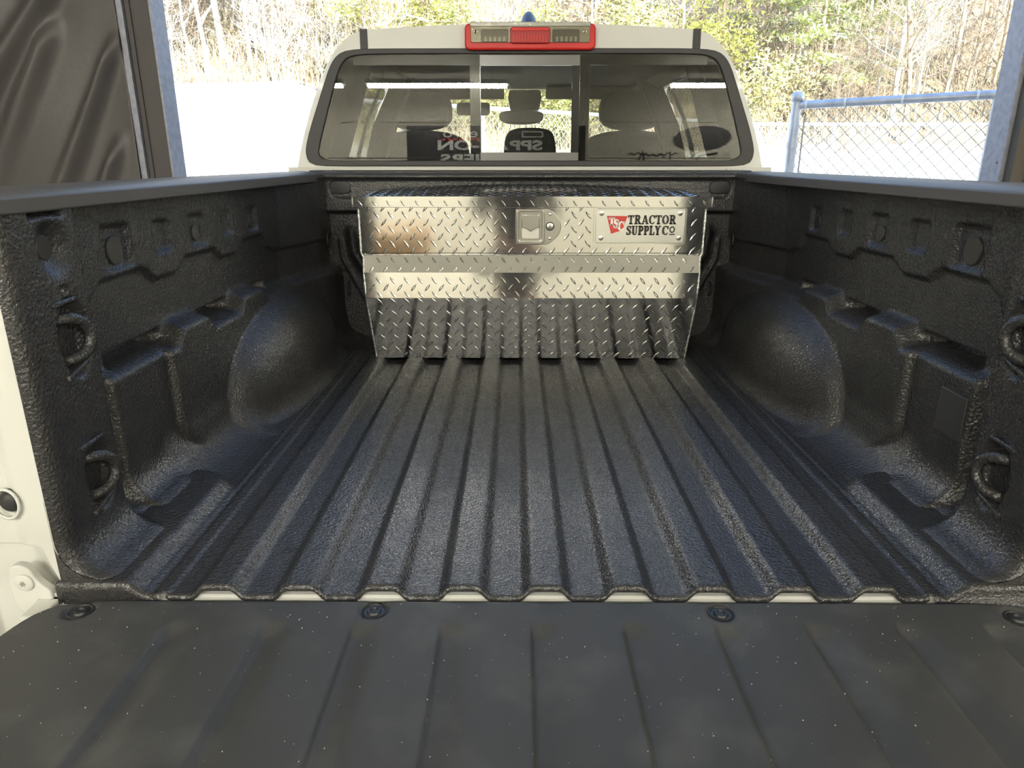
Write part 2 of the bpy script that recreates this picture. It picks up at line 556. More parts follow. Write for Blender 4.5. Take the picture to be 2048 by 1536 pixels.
def side_s(y, z):
    s = np.full_like(y, .805)
    zz = np.interp(y, ZIG[:, 0], ZIG[:, 1])
    s = s - .013 * sst((z - zz + .004) / .010)
    # ledge with pockets
    zl = 1.178 + .036 * (trap(y, .48, .68, .045) + trap(y, .835, 1.04, .045))
    low = 1 - sst((z - (zl - .012)) / .024)
    low = low * (sst((y - .245) / .01))
    s = s - .030 * low
    for a, b in ((.285, .492), (.672, .845), (1.03, 1.14)):
        s = s + .045 * trap(y, a, b, .012) * trap(z, 1.180, 1.212, .009)
    # crease in front of which the lower wall stands proud
    yc = .455 + .085 * np.clip((1.02 - z) / .10, 0, 1) ** 2
    s = s - .016 * sst((y - yc + .006) / .012) * low * sst((z - .92) / .07)
    # front column that turns to face the tailgate
    s = s - .060 * np.clip((y - 1.285) / .27, 0, 1)
    # pockets with plugs in the upper panel
    for (a, b, hw, hh) in SQ:
        d = np.maximum(np.abs(y - a) - hw + .01, 0) ** 2 + np.maximum(np.abs(z - b) - hh + .01, 0) ** 2
        s = s + .010 * (1 - sst((np.sqrt(d) - .006) / .008))
    # wheel arch
    q = 1 - np.abs((y - 1.13) / .475) ** 2.3 - np.abs(np.maximum(z - F0 + .02, 0) / .285) ** 2.6
    b = .155 * np.clip(q, 0, 1) ** (1 / 2.3)
    arch = .800 - b
    k = .018
    h = np.clip(.5 + .5 * (arch - s) / k, 0, 1)
    sm = arch * (1 - h) + s * h - k * h * (1 - h)
    s = np.where(q > 0, sm, s)
    # rear pillar
    p = 1 - sst((y - .165) / .055)
    pil = np.full_like(y, .738)
    pil = pil + .016 * np.exp(-(((y - .105) / .030) ** 2 + ((z - 1.425) / .036) ** 2) ** 2)
    pil = pil + .016 * np.exp(-(((y - .112) / .0065) ** 2 + ((z - 1.36) / .0065) ** 2) ** 2)
    for zc in (1.285, 1.055):
        e = ((y - .115) / .034) ** 2 + ((z - zc) / .060) ** 2
        pil = pil + .018 * (1 - sst((e - .75) / .5))
    pil = pil + .014 * trap(y, .06, .15, .012) * trap(z, 1.468, 1.500, .008)
    s = s * (1 - p) + pil * p
    # fillet to the floor, wider at the rear corner
    back = 1 - sst((y - .36) / .05)
    R = .115 - .050 * back
    R = R * (1 - .55 * sst(q * 2.2))
    dz = np.clip(z - F0 - .024 * back, 0, R)
    s = s - (R - np.sqrt(np.maximum(R * R - (R - dz) ** 2, 0))) * (1 - .45 * sst(q * 2.2))
    # rounded rear end
    t = np.clip((.034 - y) / .034, 0, 1)
    s = s + .022 * (1 - np.sqrt(1 - t * t * .995))
    return s

ys = np.concatenate([np.linspace(0, .03, 9), np.linspace(.034, 1.70, 330)])
zs = np.linspace(F0, 1.492, 124)
Y, Z = np.meshgrid(ys, zs, indexing='ij')
S = side_s(Y, Z)
def jamb_y(s, z):
    sr = np.interp(z, [.86, .90, .92, .95, .975, .99], [.735, .752, .764, .774, .780, .80])
    m = sst((s - sr) / .008) * sst((.983 + .02 * np.cos((s - .79) * 60) * 0 - z) / .008) * (1 - sst((s - .90) / .02))
    m2 = sst((.94 - z) / .05)
    hole = .040 * (1 - sst((np.hypot(s - .816, (z - 1.056) / 1.2) - .0145) / .003)) + .050 * (1 - sst((np.hypot(s - .800, z - .872) - .014) / .004))
    return hole + .004 + .035 * m * (.35 + .65 * sst((s - sr) / .05)) + .006 * sst((s - .80) / .02) * (1 - m) - .004 * np.exp(-((s - .752) / .006) ** 2)

for sg, side in ((-1, 'left'), (1, 'right')):
    P = np.stack([sg * S, Y, Z], -1)
    bs = obj('bed_side', grid_mesh('bed_side', P, sg > 0), M['liner_side'], truck, label='black sprayed inner bed wall with wheel arch')
    # black end face between the rounded corner and the white jamb
    ze = np.linspace(.884, 1.06, 40)
    se = side_s(np.zeros((1, 40)), np.maximum(ze, F0)[None])[0]
    obj('corner_end', grid_mesh('corner_end', np.array([[(sg * (a + (max(a, .759) - a) * t), -.0015, z) for t in np.linspace(0, 1, 6)] for a, z in zip(se, ze)]), sg < 0), M['liner_fine'], bs)
    # plugs in the pockets
    for (a, b, hw, hh), n in zip(SQ, (1, 0, 1, 0, 1)):
        if n:
            r = .026 if a < .5 else .018
            base = sg * float(side_s(np.array([[a]]), np.array([[b]]))[0, 0])
            pl = MB()
            pr = [(x + a, zq + b - .006) for x, zq in rounded_rect(-r * .95, r * .95, -r, r, r * .8)]
            pl.prism(pr, 0, base - sg * .004, base + sg * .004)
            obj('plug', pl, M['plastic'], bs, bevel=.002)
    base = sg * float(side_s(np.array([[.105]]), np.array([[1.425]]))[0, 0])
    obj('plug', MB().lathe([(.019, base + sg * .006), (.019, base - sg * .001), (.017, base - sg * .003)], 24, (0, .105, 1.425), 'x'), M['plastic'], bs, smooth=True, angle=40)
    # D-shaped tie-down loops on the pillar
    for zc in (1.285, 1.055):
        pts = []
        for a in np.linspace(-100, 100, 15):
            pts.append((sg * (.750 - .022 * math.cos(math.radians(a)) ** .5 if abs(a) < 89 else .752), .100 + .040 * math.cos(math.radians(a)), zc + .033 * math.sin(math.radians(a))))
        obj('tie_down_loop', MB().tube(pts, .0098, 10), M['liner_fine'], bs, smooth=True)
        obj('loop_ledge', MB().prism([(.075, zc - .052), (.135, zc - .036), (.135, zc - .045), (.075, zc - .062)], 0, sg * .732, sg * .760), M['liner_fine'], bs, bevel=.003)
        obj('loop_ledge', MB().prism([(.075, zc + .062), (.135, zc + .064), (.135, zc + .056), (.075, zc + .053)], 0, sg * .734, sg * .760), M['liner_fine'], bs, bevel=.003)
    if sg > 0:
        obj('access_cover', MB().prism([(.262, 1.050), (.345, 1.050), (.345, 1.135), (.262, 1.135)], 0, .7725, .79), M['cover'], bs, bevel=.0015)
    # loops on the front corner
    for (yy, xx, zc) in ((1.60, .738, 1.277), (1.655, .69, 1.09)):
        pts = [(sg * (xx - .012), yy + .02 - .025 * math.cos(math.radians(a)), zc + .024 * math.sin(math.radians(a))) for a in np.linspace(-95, 95, 13)]
        obj('tie_down_loop', MB().tube(pts, .0035, 8), M['liner_fine'], bs, smooth=True)

    # top rail cap
    rail = MB()
    sec = [(.733, 1.479), (.733, 1.502), (.745, 1.5085), (.845, 1.512), (.862, 1.508), (.868, 1.49), (.868, 1.478), (.86, 1.478), (.86, 1.485), (.815, 1.49), (.815, 1.479)]
    yy = [-.006, 0, .3, .8, 1.3, 1.72]
    n = len(sec)
    for j, y0 in enumerate(yy):
        sc_ = .996 if j == 0 else 1
        for (a, b) in sec:
            rail.v.append((sg * a, y0, b - (.002 if j == 0 else 0)))
    for j in range(len(yy) - 1):
        for i in range(n):
            rail.f.append((j * n + i, j * n + (i + 1) % n, (j + 1) * n + (i + 1) % n, (j + 1) * n + i))
    rail.f.append(tuple(range(n))); rail.f.append(tuple((len(yy) - 1) * n + i for i in range(n)))
    obj('rail_cap', rail, M['rail'], truck, bevel=.003)
    # outer body side
    body = MB()
    osec = [(.862, 1.492), (.905, 1.485), (.955, 1.40), (.975, 1.20), (.985, 1.05), (.975, .85), (.95, .62), (.90, .52)]
    yo = [-.012, .0, .4, 1.0, 1.72]
    rows = np.array([[(sg * a, y0, b) for (a, b) in osec] for y0 in yo])
    obj('outer_panel', grid_mesh('outer_panel', rows, sg < 0), M['white_paint'], truck)
    # rear jamb with hinge pocket
    ss_ = np.linspace(.757, .955, 130); zz_ = np.linspace(.55, 1.492, 480)
    A, B = np.meshgrid(ss_, zz_, indexing='ij')
    top_s = np.interp(B, [q[1] for q in osec[::-1]], [q[0] for q in osec[::-1]])
    A = .757 + (A - .757) / .198 * (np.maximum(top_s, .80) - .757)
    jm = obj('rear_jamb', grid_mesh('rear_jamb', np.stack([sg * A, jamb_y(A, B), B], -1), sg < 0), M['white_satin'], truck, label='white painted rear jamb with hinge pocket')
    obj('rubber_bumper', MB().lathe([(.0165, .030), (.0165, .006), (.012, .0015), (.004, .0)], 20, (sg * .816, 0, 1.056), 'y'), M['rubber'], jm, smooth=True, angle=50)
    obj('hole_rim', MB().tube([(sg * .816 + .019 * math.cos(a), -.001, 1.056 + .024 * math.sin(a)) for a in np.linspace(0, 2 * PI, 24, endpoint=False)], .0025, 6, True), M['white_satin'], jm, smooth=True)
    br = chaikin([(sg * p, q) for p, q in ((.838, .945), (.822, .953), (.803, .945), (.797, .925), (.788, .915), (.777, .905), (.776, .885), (.80, .875), (.82, .862), (.835, .87), (.842, .90))], 2, True)
    hb = obj('hinge_bracket', MB().prism(br, 1, -.004, .012), M['white_satin'], jm, bevel=.003)
    obj('bolt', MB().lathe([(.0145, -.004), (.0145, -.007), (.012, -.009)], 20, (sg * .8145, 0, .922), 'y'), M['white_satin'], jm, smooth=True, angle=40)
    star = [(sg * .8145 + (.006 if k % 2 == 0 else .003) * math.cos(k * PI / 6), .922 + (.006 if k % 2 == 0 else .003) * math.sin(k * PI / 6)) for k in range(12)]
    obj('bolt_socket', MB().prism(star, 1, -.0094, -.006), M['steel'], jm)
    # wheels
    for wy in (1.13, 4.75):
        wh = obj('wheel', MB().lathe([(.20, sg * .72), (.36, sg * .70), (.40, sg * .74), (.40, sg * .91), (.36, sg * .95), (.22, sg * .945)], 36, (0, wy, .40), 'x'), M['tire'], truck, smooth=True, angle=40)
        obj('rim', MB().lathe([(.225, sg * .90), (.225, sg * .95), (.20, sg * .945), (.06, sg * .92), (.05, sg * .93)], 24, (0, wy, .40), 'x'), M['rim'], wh, smooth=True, angle=40)

# ---- front wall of the bed
def polyd(x, z, pts):
    d = np.full_like(x, 9.0)
    for (a, b), (c, e) in zip(pts[:-1], pts[1:]):
        vx, vz = c - a, e - b
        t = np.clip(((x - a) * vx + (z - b) * vz) / (vx * vx + vz * vz), 0, 1)
        d = np.minimum(d, np.hypot(x - a - t * vx, z - b - t * vz))
    return d

def front_y(x, z):
    ax = np.abs(x)
    y = np.full_like(x, 1.685)
    y = y - .030 * sst((z - 1.362) / .014)
    d = np.maximum(np.maximum(ax - .715 + .03, 0) ** 2 + np.maximum(np.abs(z - 1.452) - .030 + .03, 0) ** 2, 0) ** .5 - .03
    y = y + .012 * (1 - sst((d + .004) / .012))
    y = y - .012 * np.exp(-((z - 1.495) / .008) ** 2)
    for pts, wd, am in ((((.655, 1.30), (.648, 1.22), (.60, 1.14), (.57, 1.08)), .018, .020), (((.615, 1.30), (.60, 1.24), (.575, 1.18)), .012, .012),
                        (((.70, 1.27), (.695, 1.20), (.655, 1.12), (.62, 1.05)), .006, .008)):
        y = y - am * np.exp(-(polyd(ax, z, pts) / wd) ** 2)
    y = y - .010 * trap(ax, .05, .40, .02) * trap(z, .98, 1.30, .02)
    return y
X, Z = np.meshgrid(np.linspace(-.79, .79, 340), np.linspace(F0, 1.508, 130), indexing='ij')
bulk = obj('front_wall', grid_mesh('front_wall', np.stack([X, front_y(X, Z), Z], -1)), M['liner_side'], truck, label='black sprayed front wall of the bed')
for x0 in (-.683, 0, .683):
    obj('plug', MB().prism([(x0 + a, 1.456 + b) for a, b in rounded_rect(-.038, .038, -.021, .021, .018)], 1, 1.660, 1.672), M['plastic'], bulk, bevel=.002)
# top cap of the front wall and white clips
obj('front_cap', MB().box((-.79, 1.655, 1.500), (.79, 1.745, 1.515)), M['liner_fine'], truck, bevel=.006)
for x0 in (-.755, -.215, .215, .755):
    obj('paint_edge', MB().box((x0 - (.032 if abs(x0) > .5 else .014), 1.738, 1.512), (x0 + (.032 if abs(x0) > .5 else .014), 1.75, 1.520)), M['white_satin'], truck)

# ---- tailgate, lowered
tg = obj('tailgate', MB().prism([(-.80, -.62), (.80, -.62), (.80, -.13), (.785, -.075), (.75, -.034), (.69, -.022), (-.69, -.022), (-.75, -.034), (-.785, -.075), (-.80, -.13)], 2, .83, .889), M['white_paint'], truck, label='lowered tailgate with black ribbed cover')
RIB = [-.56, -.422, -.291, -.160, -.028, .106, .240, .372, .503, .632]
def tg_z(x, y):
    z = np.full_like(x, .903)
    on = sst((-.068 - y) / .035)
    for x0 in RIB:
        z = z - .0105 * on * sst((x - x0) / .007) * (1 - sst((x - x0 - .006) / .052))
    for bx, by in BOLTS:
        r = np.hypot(x - bx, y - by)
        z = z - .005 * (1 - sst((r - .018) / .006))
    return z
BOLTS = [(-.706, -.047), (-.262, -.043), (.261, -.046), (.700, -.055)]
def tg_front(x):
    ax = np.abs(x)
    return -.0165 - np.interp(ax, [0, .66, .70, .717, .735, .757, .768, .777, .783, .790, .798], [0, 0, .003, .006, .010, .022, .036, .058, .085, .13, .20])
xs = np.unique(np.concatenate([np.linspace(-.798, .798, 420)]))
vv = np.concatenate([np.linspace(0, .012, 3), np.linspace(.018, 1, 110)])
X, Vv = np.meshgrid(xs, vv, indexing='ij')
yf = tg_front(X)
Y = yf + (-.615 - yf) * Vv
Z = tg_z(X, Y)
Z = Z - .010 * (1 - sst((Vv) / .010)) - .006 * sst((np.abs(X) - .785) / .013)
tl = obj('tailgate_cover', grid_mesh('tailgate_cover', np.stack([X, Y, Z], -1), True), M['tailgate_mat'], tg, label='black plastic tailgate cover with lengthwise grooves')
for bx, by in BOLTS:
    bo = MB()
    bo.lathe([(.019, .8975), (.019, .9005), (.0165, .9012), (.0150, .8995), (.0115, .8995), (.0100, .9025), (.0062, .9030), (.004, .9005)], 28, (bx, by, 0))
    obj('cover_bolt', bo, M['plastic'], tg, smooth=True, angle=35)
gr = MB()
for k in range(420):
    x, y = random.uniform(-.78, .78), -.03 - .55 * random.random() ** 1.1
    r = random.choice((.0005, .0006, .0008, .0011))
    z = float(tg_z(np.array([[x]]), np.array([[y]]))[0, 0])
    gr.add([(x - r, y, z), (x, y - r, z), (x + r, y, z), (x, y + r, z), (x, y, z + r)], [(0, 1, 4), (1, 2, 4), (2, 3, 4), (3, 0, 4)])
tag(obj('grit_specks', gr, M['dust'], tg), kind='stuff')
for s in (-1, 1):
    obj('hinge_arm', MB().box((s * .765, -.05, .868), (s * .80, .01, .892)), M['white_satin'], truck, bevel=.004)
# frame under the bed
obj('chassis', MB().box((-.45, .1, .45), (-.35, 5.2, .62)).box((.35, .1, .45), (.45, 5.2, .62)).box((-.80, .06, .62), (.80, 1.70, .80))
    .box((-.80, 1.07, .34), (.80, 1.19, .46)).box((-.80, 4.69, .34), (.80, 4.81, .46)), M['plastic'], truck)

# ---- cab
LEAN = .08
def cy(z, off=0.0):
    return 1.80 + off + (z - 1.53) * LEAN
half = [(.882, 1.50), (.856, 1.603), (.802, 1.76), (.741, 1.885), (.712, 1.930), (.685, 1.958), (.650, 1.982), (.605, 1.996), (.50, 2.003), (.232, 2.016), (0, 2.021)]
half = chaikin(half, 2)
outer = [(-a, b) for a, b in half] + [(a, b) for a, b in half[::-1][1:]]
fr_h = chaikin([(.0, 1.529), (.70, 1.529), (.80, 1.531), (.828, 1.548), (.832, 1.603), (.750, 1.812), (.722, 1.880), (.690, 1.918), (.640, 1.931), (.50, 1.933), (0, 1.933)], 2)
frame_loop = [(a, b) for a, b in fr_h] + [(-a, b) for a, b in fr_h[::-1][1:-1]]
gl_h = chaikin([(.0, 1.548), (.70, 1.548), (.765, 1.550), (.785, 1.565), (.786, 1.590), (.715, 1.812), (.690, 1.875), (.662, 1.905), (.62, 1.914), (.50, 1.916), (0, 1.916)], 2)
glass_loop = [(a, b) for a, b in gl_h] + [(-a, b) for a, b in gl_h[::-1][1:-1]]
def lean_mesh(mb):
    """mesh built about y=0 is leaned onto the back of the cab"""
    mb.v = [(x, y + cy(z), z) for (x, y, z) in mb.v]
    return mb
# body: sections going forward, side windows left open
cab = MB()
secs = [(0.0, .990, .006), (.012, .998, .001), (.05, 1.0, 0), (.30, 1.005, 0), (.36, 1.006, 0), (1.06, 1.012, .004), (1.16, 1.012, .004), (1.80, 1.0, -.02)]
no = len(outer)
for k, (dy, sx, dz) in enumerate(secs):
    for (a, b) in outer:
        cab.v.append((a * sx, (cy(b) if k < 3 else 1.80 + (b - 1.53) * LEAN * max(0, 1 - dy / .4)) + dy, b - dz * (1 if b > 1.9 else 0)))
for k in range(len(secs) - 1):
    for i in range(no - 1):
        zm = (outer[i][1] + outer[i + 1][1]) / 2
        if k in (4, 6) and 1.56 < zm < 1.905 and abs(outer[i][0]) > .6:
            continue
        cab.f.append((k * no + i, k * no + i + 1, (k + 1) * no + i + 1, (k + 1) * no + i))
N = 160
ob = resample([(a * .990, b) for a, b in outer[1:-1]] + [(.872, 1.522), (-.872, 1.522)], N)
ib = resample(frame_loop, N)
def align(a, b):
    # same start angle about the middle, same direction
    def ordr(p):
        ang = [math.atan2((q[1] - 1.74) * 1.9, q[0]) for q in p]
        area = sum(p[i][0] * p[(i + 1) % len(p)][1] - p[(i + 1) % len(p)][0] * p[i][1] for i in range(len(p)))
        if area < 0:
            p = p[::-1]; ang = ang[::-1]
        i0 = int(np.argmin(np.abs(ang)))
        return p[i0:] + p[:i0]
    return ordr(a), ordr(b)
def by_angle(loop, n):
    p = np.array(resample(loop, 1200)); ang = np.unwrap(np.arctan2((p[:, 1] - 1.74) * 1.9, p[:, 0]))
    if ang[-1] < ang[0]:
        p = p[::-1]; ang = ang[::-1]
    a = np.arctan2((p[:, 1] - 1.74) * 1.9, p[:, 0]); o = np.argsort(a); a = a[o]; p = p[o]
    t = np.linspace(-PI, PI, n, endpoint=False)
    return [(float(np.interp(q, a, p[:, 0], period=2 * PI)), float(np.interp(q, a, p[:, 1], period=2 * PI))) for q in t]
ob, ib, gb = by_angle([(a * .990, b) for a, b in outer] + [(.872, 1.50), (-.872, 1.50)], 220), by_angle(frame_loop, 220), by_angle(glass_loop, 220)
cabo = obj('cab_body', cab, M['white_paint'], truck, smooth=True, angle=45)
obj('back_panel', lean_mesh(MB().ring(ob, ib, 1, .0, .03)), M['white_paint'], cabo, smooth=True, angle=40)
obj('window_seal', lean_mesh(MB().ring([(x * 1.004, (z - 1.73) * 1.006 + 1.73) for x, z in ib], gb, 1, -.008, .02)), M['rubber'], cabo, bevel=.003)
for s in (-1, 1):
    dt = MB()
    dt.box((s * .586, -.004, 1.926), (s * .613, .02, 1.9985))
    obj('roof_ditch_strip', lean_mesh(dt), M['rubber'], cabo)
    obj('roof_ditch_strip', MB().box((s * .588, 1.84, 1.990), (s * .611, 3.55, 1.9995)), M['rubber'], cabo)
# three panes: fixed, slider, fixed
def clip_loop(loop, xa, xb):
    pts = [(min(max(x, xa), xb), z) for x, z in loop]
    out = []
    for p in pts:
        if not out or math.hypot(p[0] - out[-1][0], p[1] - out[-1][1]) > 1e-5:
            out.append(p)
    return out
rw = obj('rear_window', lean_mesh(MB().box((-.20, -.002, 1.917), (.20, .012, 1.928))), M['frit'], truck)
for xa, xb in ((-1, -.183), (.183, 1)):
    lp = clip_loop(resample(glass_loop, 200), xa, xb)
    obj('side_pane', lean_mesh(MB().prism([(x, z) for x, z in lp], 1, -.001, .0005)), M['glass_dark'], rw, label='dark tinted side pane')
    xi = xa if xa > 0 else xb
    s = 1 if xa > 0 else -1
    obj('frit_band', lean_mesh(MB().box((xi, .003, 1.55), (xi + s * .036, .008, 1.914)).box((xi, .003, 1.879), (xi + s * .46, .008, 1.914))), M['frit'], rw)
obj('slider_pane', lean_mesh(MB().box((-.183, .012, 1.575), (.183, .0135, 1.885))), M['glass'], rw, label='clear sliding centre pane')
for z0, z1 in ((1.548, 1.577), (1.878, 1.916)):
    obj('slider_frame', lean_mesh(MB().box((-.183, .006, z0), (.183, .020, z1))), M['frame_grey'], rw)
for x0, x1 in ((.155, .183), (-.1835, -.180)):
    obj('slider_stile', lean_mesh(MB().box((x0, .006, 1.577), (x1, .020, 1.878))), M['frit'], rw)
# lower cab body, doors, hood
lower = MB()
for s in (-1, 1):
    lower.prism([(1.785, 1.49), (3.7, 1.48), (4.2, 1.42), (5.3, 1.30), (5.35, .7), (5.15, .55), (1.785, .52)], 0, s * .84, s * .885)
lower.box((-.90, 1.785, .52), (.90, 1.80, 1.525))
obj('lower_body', lower, M['white_paint'], cabo)
obj('hood', MB().prism([(3.95, 1.50), (4.3, 1.46), (5.25, 1.34), (5.35, 1.2), (5.35, .75), (3.95, .75)], 0, -.86, .86), M['white_paint'], cabo, bevel=.03)
# pillars at the front and the windshield
for s in (-1, 1):
    obj('windshield_pillar', MB().tube([(s * .70, 3.58, 1.97), (s * .80, 4.10, 1.53)], .045, 8), M['white_paint'], cabo, smooth=True)
wg = MB()
wg.add([(-.70, 3.58, 1.965), (.70, 3.58, 1.965), (.80, 4.10, 1.525), (-.80, 4.10, 1.525)], [(0, 1, 2, 3)])
obj('windshield', wg, M['glass'], cabo)
def hug(poly, s, depth, gap=.03):
    """slab that follows the lean of the cab side; poly in (y, z)"""
    hz = sorted((b, a) for a, b in half)
    f = lambda z: float(np.interp(z, [q[0] for q in hz], [q[1] for q in hz])) - gap
    n = len(poly)
    v = [(s * f(z), y, z) for y, z in poly] + [(s * (f(z) - depth), y, z) for y, z in poly]
    return MB().add(v, [tuple(range(n)), tuple(range(2 * n - 1, n - 1, -1))] + [(i, (i + 1) % n, (i + 1) % n + n, i + n) for i in range(n)])
# cabin
obj('headliner', MB().box((-.66, 1.90, 1.955), (.66, 3.60, 1.965)), M['headliner'], cabo)
obj('cabin_floor', MB().box((-.85, 1.80, .60), (.85, 4.0, .66)).box((-.84, 1.81, .66), (.84, 1.87, 1.535)), M['cabin'], cabo)
obj('dashboard', MB().prism([(3.62, 1.10), (3.62, 1.40), (3.70, 1.50), (4.06, 1.535), (4.06, 1.10)], 0, -.82, .82), M['cabin'], cabo, bevel=.02)
for s in (-1, 1):
    x0 = s * .56
    st = obj('front_seat', MB().prism(chaikin([(x0 - .27, 1.0), (x0 + .27, 1.0), (x0 + .27, 1.55), (x0 + .22, 1.70), (x0 - .22, 1.70), (x0 - .27, 1.55)], 2, True), 1, 2.98, 3.14), M['cabin'], cabo, bevel=.03)
    obj('headrest', MB().prism(chaikin([(x0 - .16, 1.70), (x0 + .16, 1.70), (x0 + .175, 1.84), (x0 + .12, 1.90), (x0 - .12, 1.90), (x0 - .175, 1.84)], 2, True), 1, 2.97, 3.08), M['cabin'], st, bevel=.02)
    # door pillars and trim that hide the front windows
    obj('pillar_trim', hug([(2.90, 1.53), (3.08, 1.53), (3.04, 1.72), (2.98, 1.945), (2.87, 1.945), (2.88, 1.72)], s, .10), M['cabin'], cabo)
    obj('door_trim', MB().box((s * .79, 1.88, .7), (s * .845, 3.95, 1.555)), M['cabin'], cabo)
    obj('rear_pillar_trim', hug([(1.88, 1.53), (2.22, 1.53), (2.26, 1.60), (2.23, 1.72), (2.19, 1.87), (2.08, 1.945), (1.91, 1.945), (1.89, 1.72)], s, .06), M['cabin'], cabo)
    obj('door_glass', hug([(2.14, 1.56), (3.60, 1.56), (3.60, 1.72), (3.60, 1.90), (2.14, 1.90), (2.14, 1.72)], s, .002, .012), M['glass_dark'], cabo)
    obj('side_header', MB().prism([(s * .60, 1.965), (s * .675, 1.945), (s * .705, 1.905), (s * .66, 1.900), (s * .60, 1.93)], 1, 1.88, 3.58), M['headliner'], cabo)
    obj('sun_visor', MB().box((s * .12, 3.40, 1.885), (s * .62, 3.43, 1.955)), M['headliner'], cabo, bevel=.008)
obj('rear_seat', MB().prism(chaikin([(-.70, .9), (.70, .9), (.70, 1.53), (.64, 1.565), (-.64, 1.565), (-.70, 1.53)], 1, True), 1, 2.16, 2.30), M['cabin'], cabo, bevel=.02)
obj('center_headrest', MB().prism(chaikin([(-.105, 1.54), (.125, 1.54), (.118, 1.645), (.085, 1.682), (-.065, 1.682), (-.100, 1.645)], 2, True), 1, 2.22, 2.32), M['cabin'], cabo, bevel=.015)
mr = obj('rearview_mirror', MB().prism(chaikin([(-.152, 1.770), (-.152, 1.825), (-.02, 1.832), (.112, 1.825), (.112, 1.775), (.06, 1.752), (-.08, 1.750)], 2, True), 1, 3.48, 3.53), M['plastic'], cabo, bevel=.008)
obj('sensor_housing', MB().prism([(-.085, 1.83), (.085, 1.83), (.10, 1.90), (.09, 1.945), (-.09, 1.945), (-.10, 1.90)], 1, 3.50, 3.62), M['plastic'], cabo, bevel=.01)
obj('phone_holder', MB().prism(rounded_rect(-.40, -.205, 1.80, 1.872, .02), 1, 3.46, 3.49), M['plastic'], cabo, bevel=.006)
obj('steering_wheel', MB().tube([(-.40 + .18 * math.cos(a), 3.50 - .06 * math.sin(a), 1.42 + .17 * math.sin(a)) for a in np.linspace(0, 2 * PI, 30, endpoint=False)], .014, 8, True), M['plastic'], cabo, smooth=True)

# ---- third brake light with cargo lamps
def lbox(name, pr, y0, y1, m, parent, bevel=.004, label=None):
    return obj(name, lean_mesh(MB().prism(pr, 1, y0, y1)), m, parent, bevel=bevel, label=label)
bl = lbox('brake_light', rounded_rect(-.2335, .2335, 1.926, 2.013, .018), -.030, .004, M['red_lens'], truck, .006, 'red and clear high brake light on the cab')
lbox('lamp_reflector', rounded_rect(-.212, .212, 1.9485, 2.0125, .006), -.0330, -.027, M['lens_back'], bl, .002)
lbox('top_trim', rounded_rect(-.214, .214, 2.001, 2.0165, .004), -.036, .0, M['lens_back'], bl, .002)
for s in (-1, 1):
    xa, xb = sorted((s * .079, s * .175))
    lp = lbox('cargo_lamp', rounded_rect(xa, xb, 1.950, 1.992, .006), -.0345, -.030, M['frame_grey'], bl, .002)
    pr = MB()
    for k in range(5):
        x0 = xa + .012 + k * .0165
        pr.box((x0, -.0365, 1.952), (x0 + .009, -.034, 1.968))
    obj('prism_facet', lean_mesh(pr), M['lens_back'], lp)
    obj('lamp_screw', lean_mesh(MB().lathe([(.0065, -.0335), (.0065, -.0365), (.003, -.0375)], 16, (s * .194, 0, 1.985), 'y')), M['steel'], bl, smooth=True, angle=40)
    obj('screw_hole_disc', lean_mesh(MB().lathe([(.0035, -.0372), (.0035, -.0382)], 12, (s * .194, 0, 1.983), 'y')), M['rubber'], bl)  # small dark disc paints the shade of the screw's hole
cl = lbox('center_lens', rounded_rect(-.0715, .0715, 1.9455, 1.999, .010), -.0395, -.028, M['red_lens_dark'], bl, .003)
rr_ = MB()
for k in range(12):
    x0 = -.062 + k * .0105
    rr_.box((x0, -.0415, 1.949), (x0 + .0045, -.039, 1.975))
obj('lens_rib', lean_mesh(rr_), M['red_lens'], cl)
lbox('lens_brow', rounded_rect(-.066, .066, 1.986, 1.997, .005), -.0415, -.038, M['red_lens'], cl, .002)
for s in (-1, 1):
    xa, xb = sorted((s * .0725, s * .211))
    lbox('clear_cover', rounded_rect(xa, xb, 1.949, 2.000, .004), -.0405, -.0395, M['clear_lens'], bl, 0)
# antenna fin
fin = MB()
lev = [(0, .045, .11), (.045, .040, .10), (.075, .033, .075), (.098, .024, .05), (.112, .012, .028), (.116, .003, .01)]
for (h, wx, wy) in lev:
    for k in range(14):
        a = 2 * PI * k / 14
        fin.v.append((wx * math.cos(a), 2.20 + wy * math.sin(a) + h * .4, 2.012 + h))
for i in range(len(lev) - 1):
    for k in range(14):
        fin.f.append((i * 14 + k, i * 14 + (k + 1) % 14, (i + 1) * 14 + (k + 1) % 14, (i + 1) * 14 + k))
fin.f.append(tuple((len(lev) - 1) * 14 + k for k in range(14)))
obj('roof_antenna', fin, M['plastic'], truck, smooth=True, angle=50)

# ================================================================== TOOL CHEST
BZ = F0 + .0186
box_ = thing('tool_chest', (0, 1.42, BZ), 'polished diamond-plate aluminium tool chest standing in the truck bed', 'tool chest')
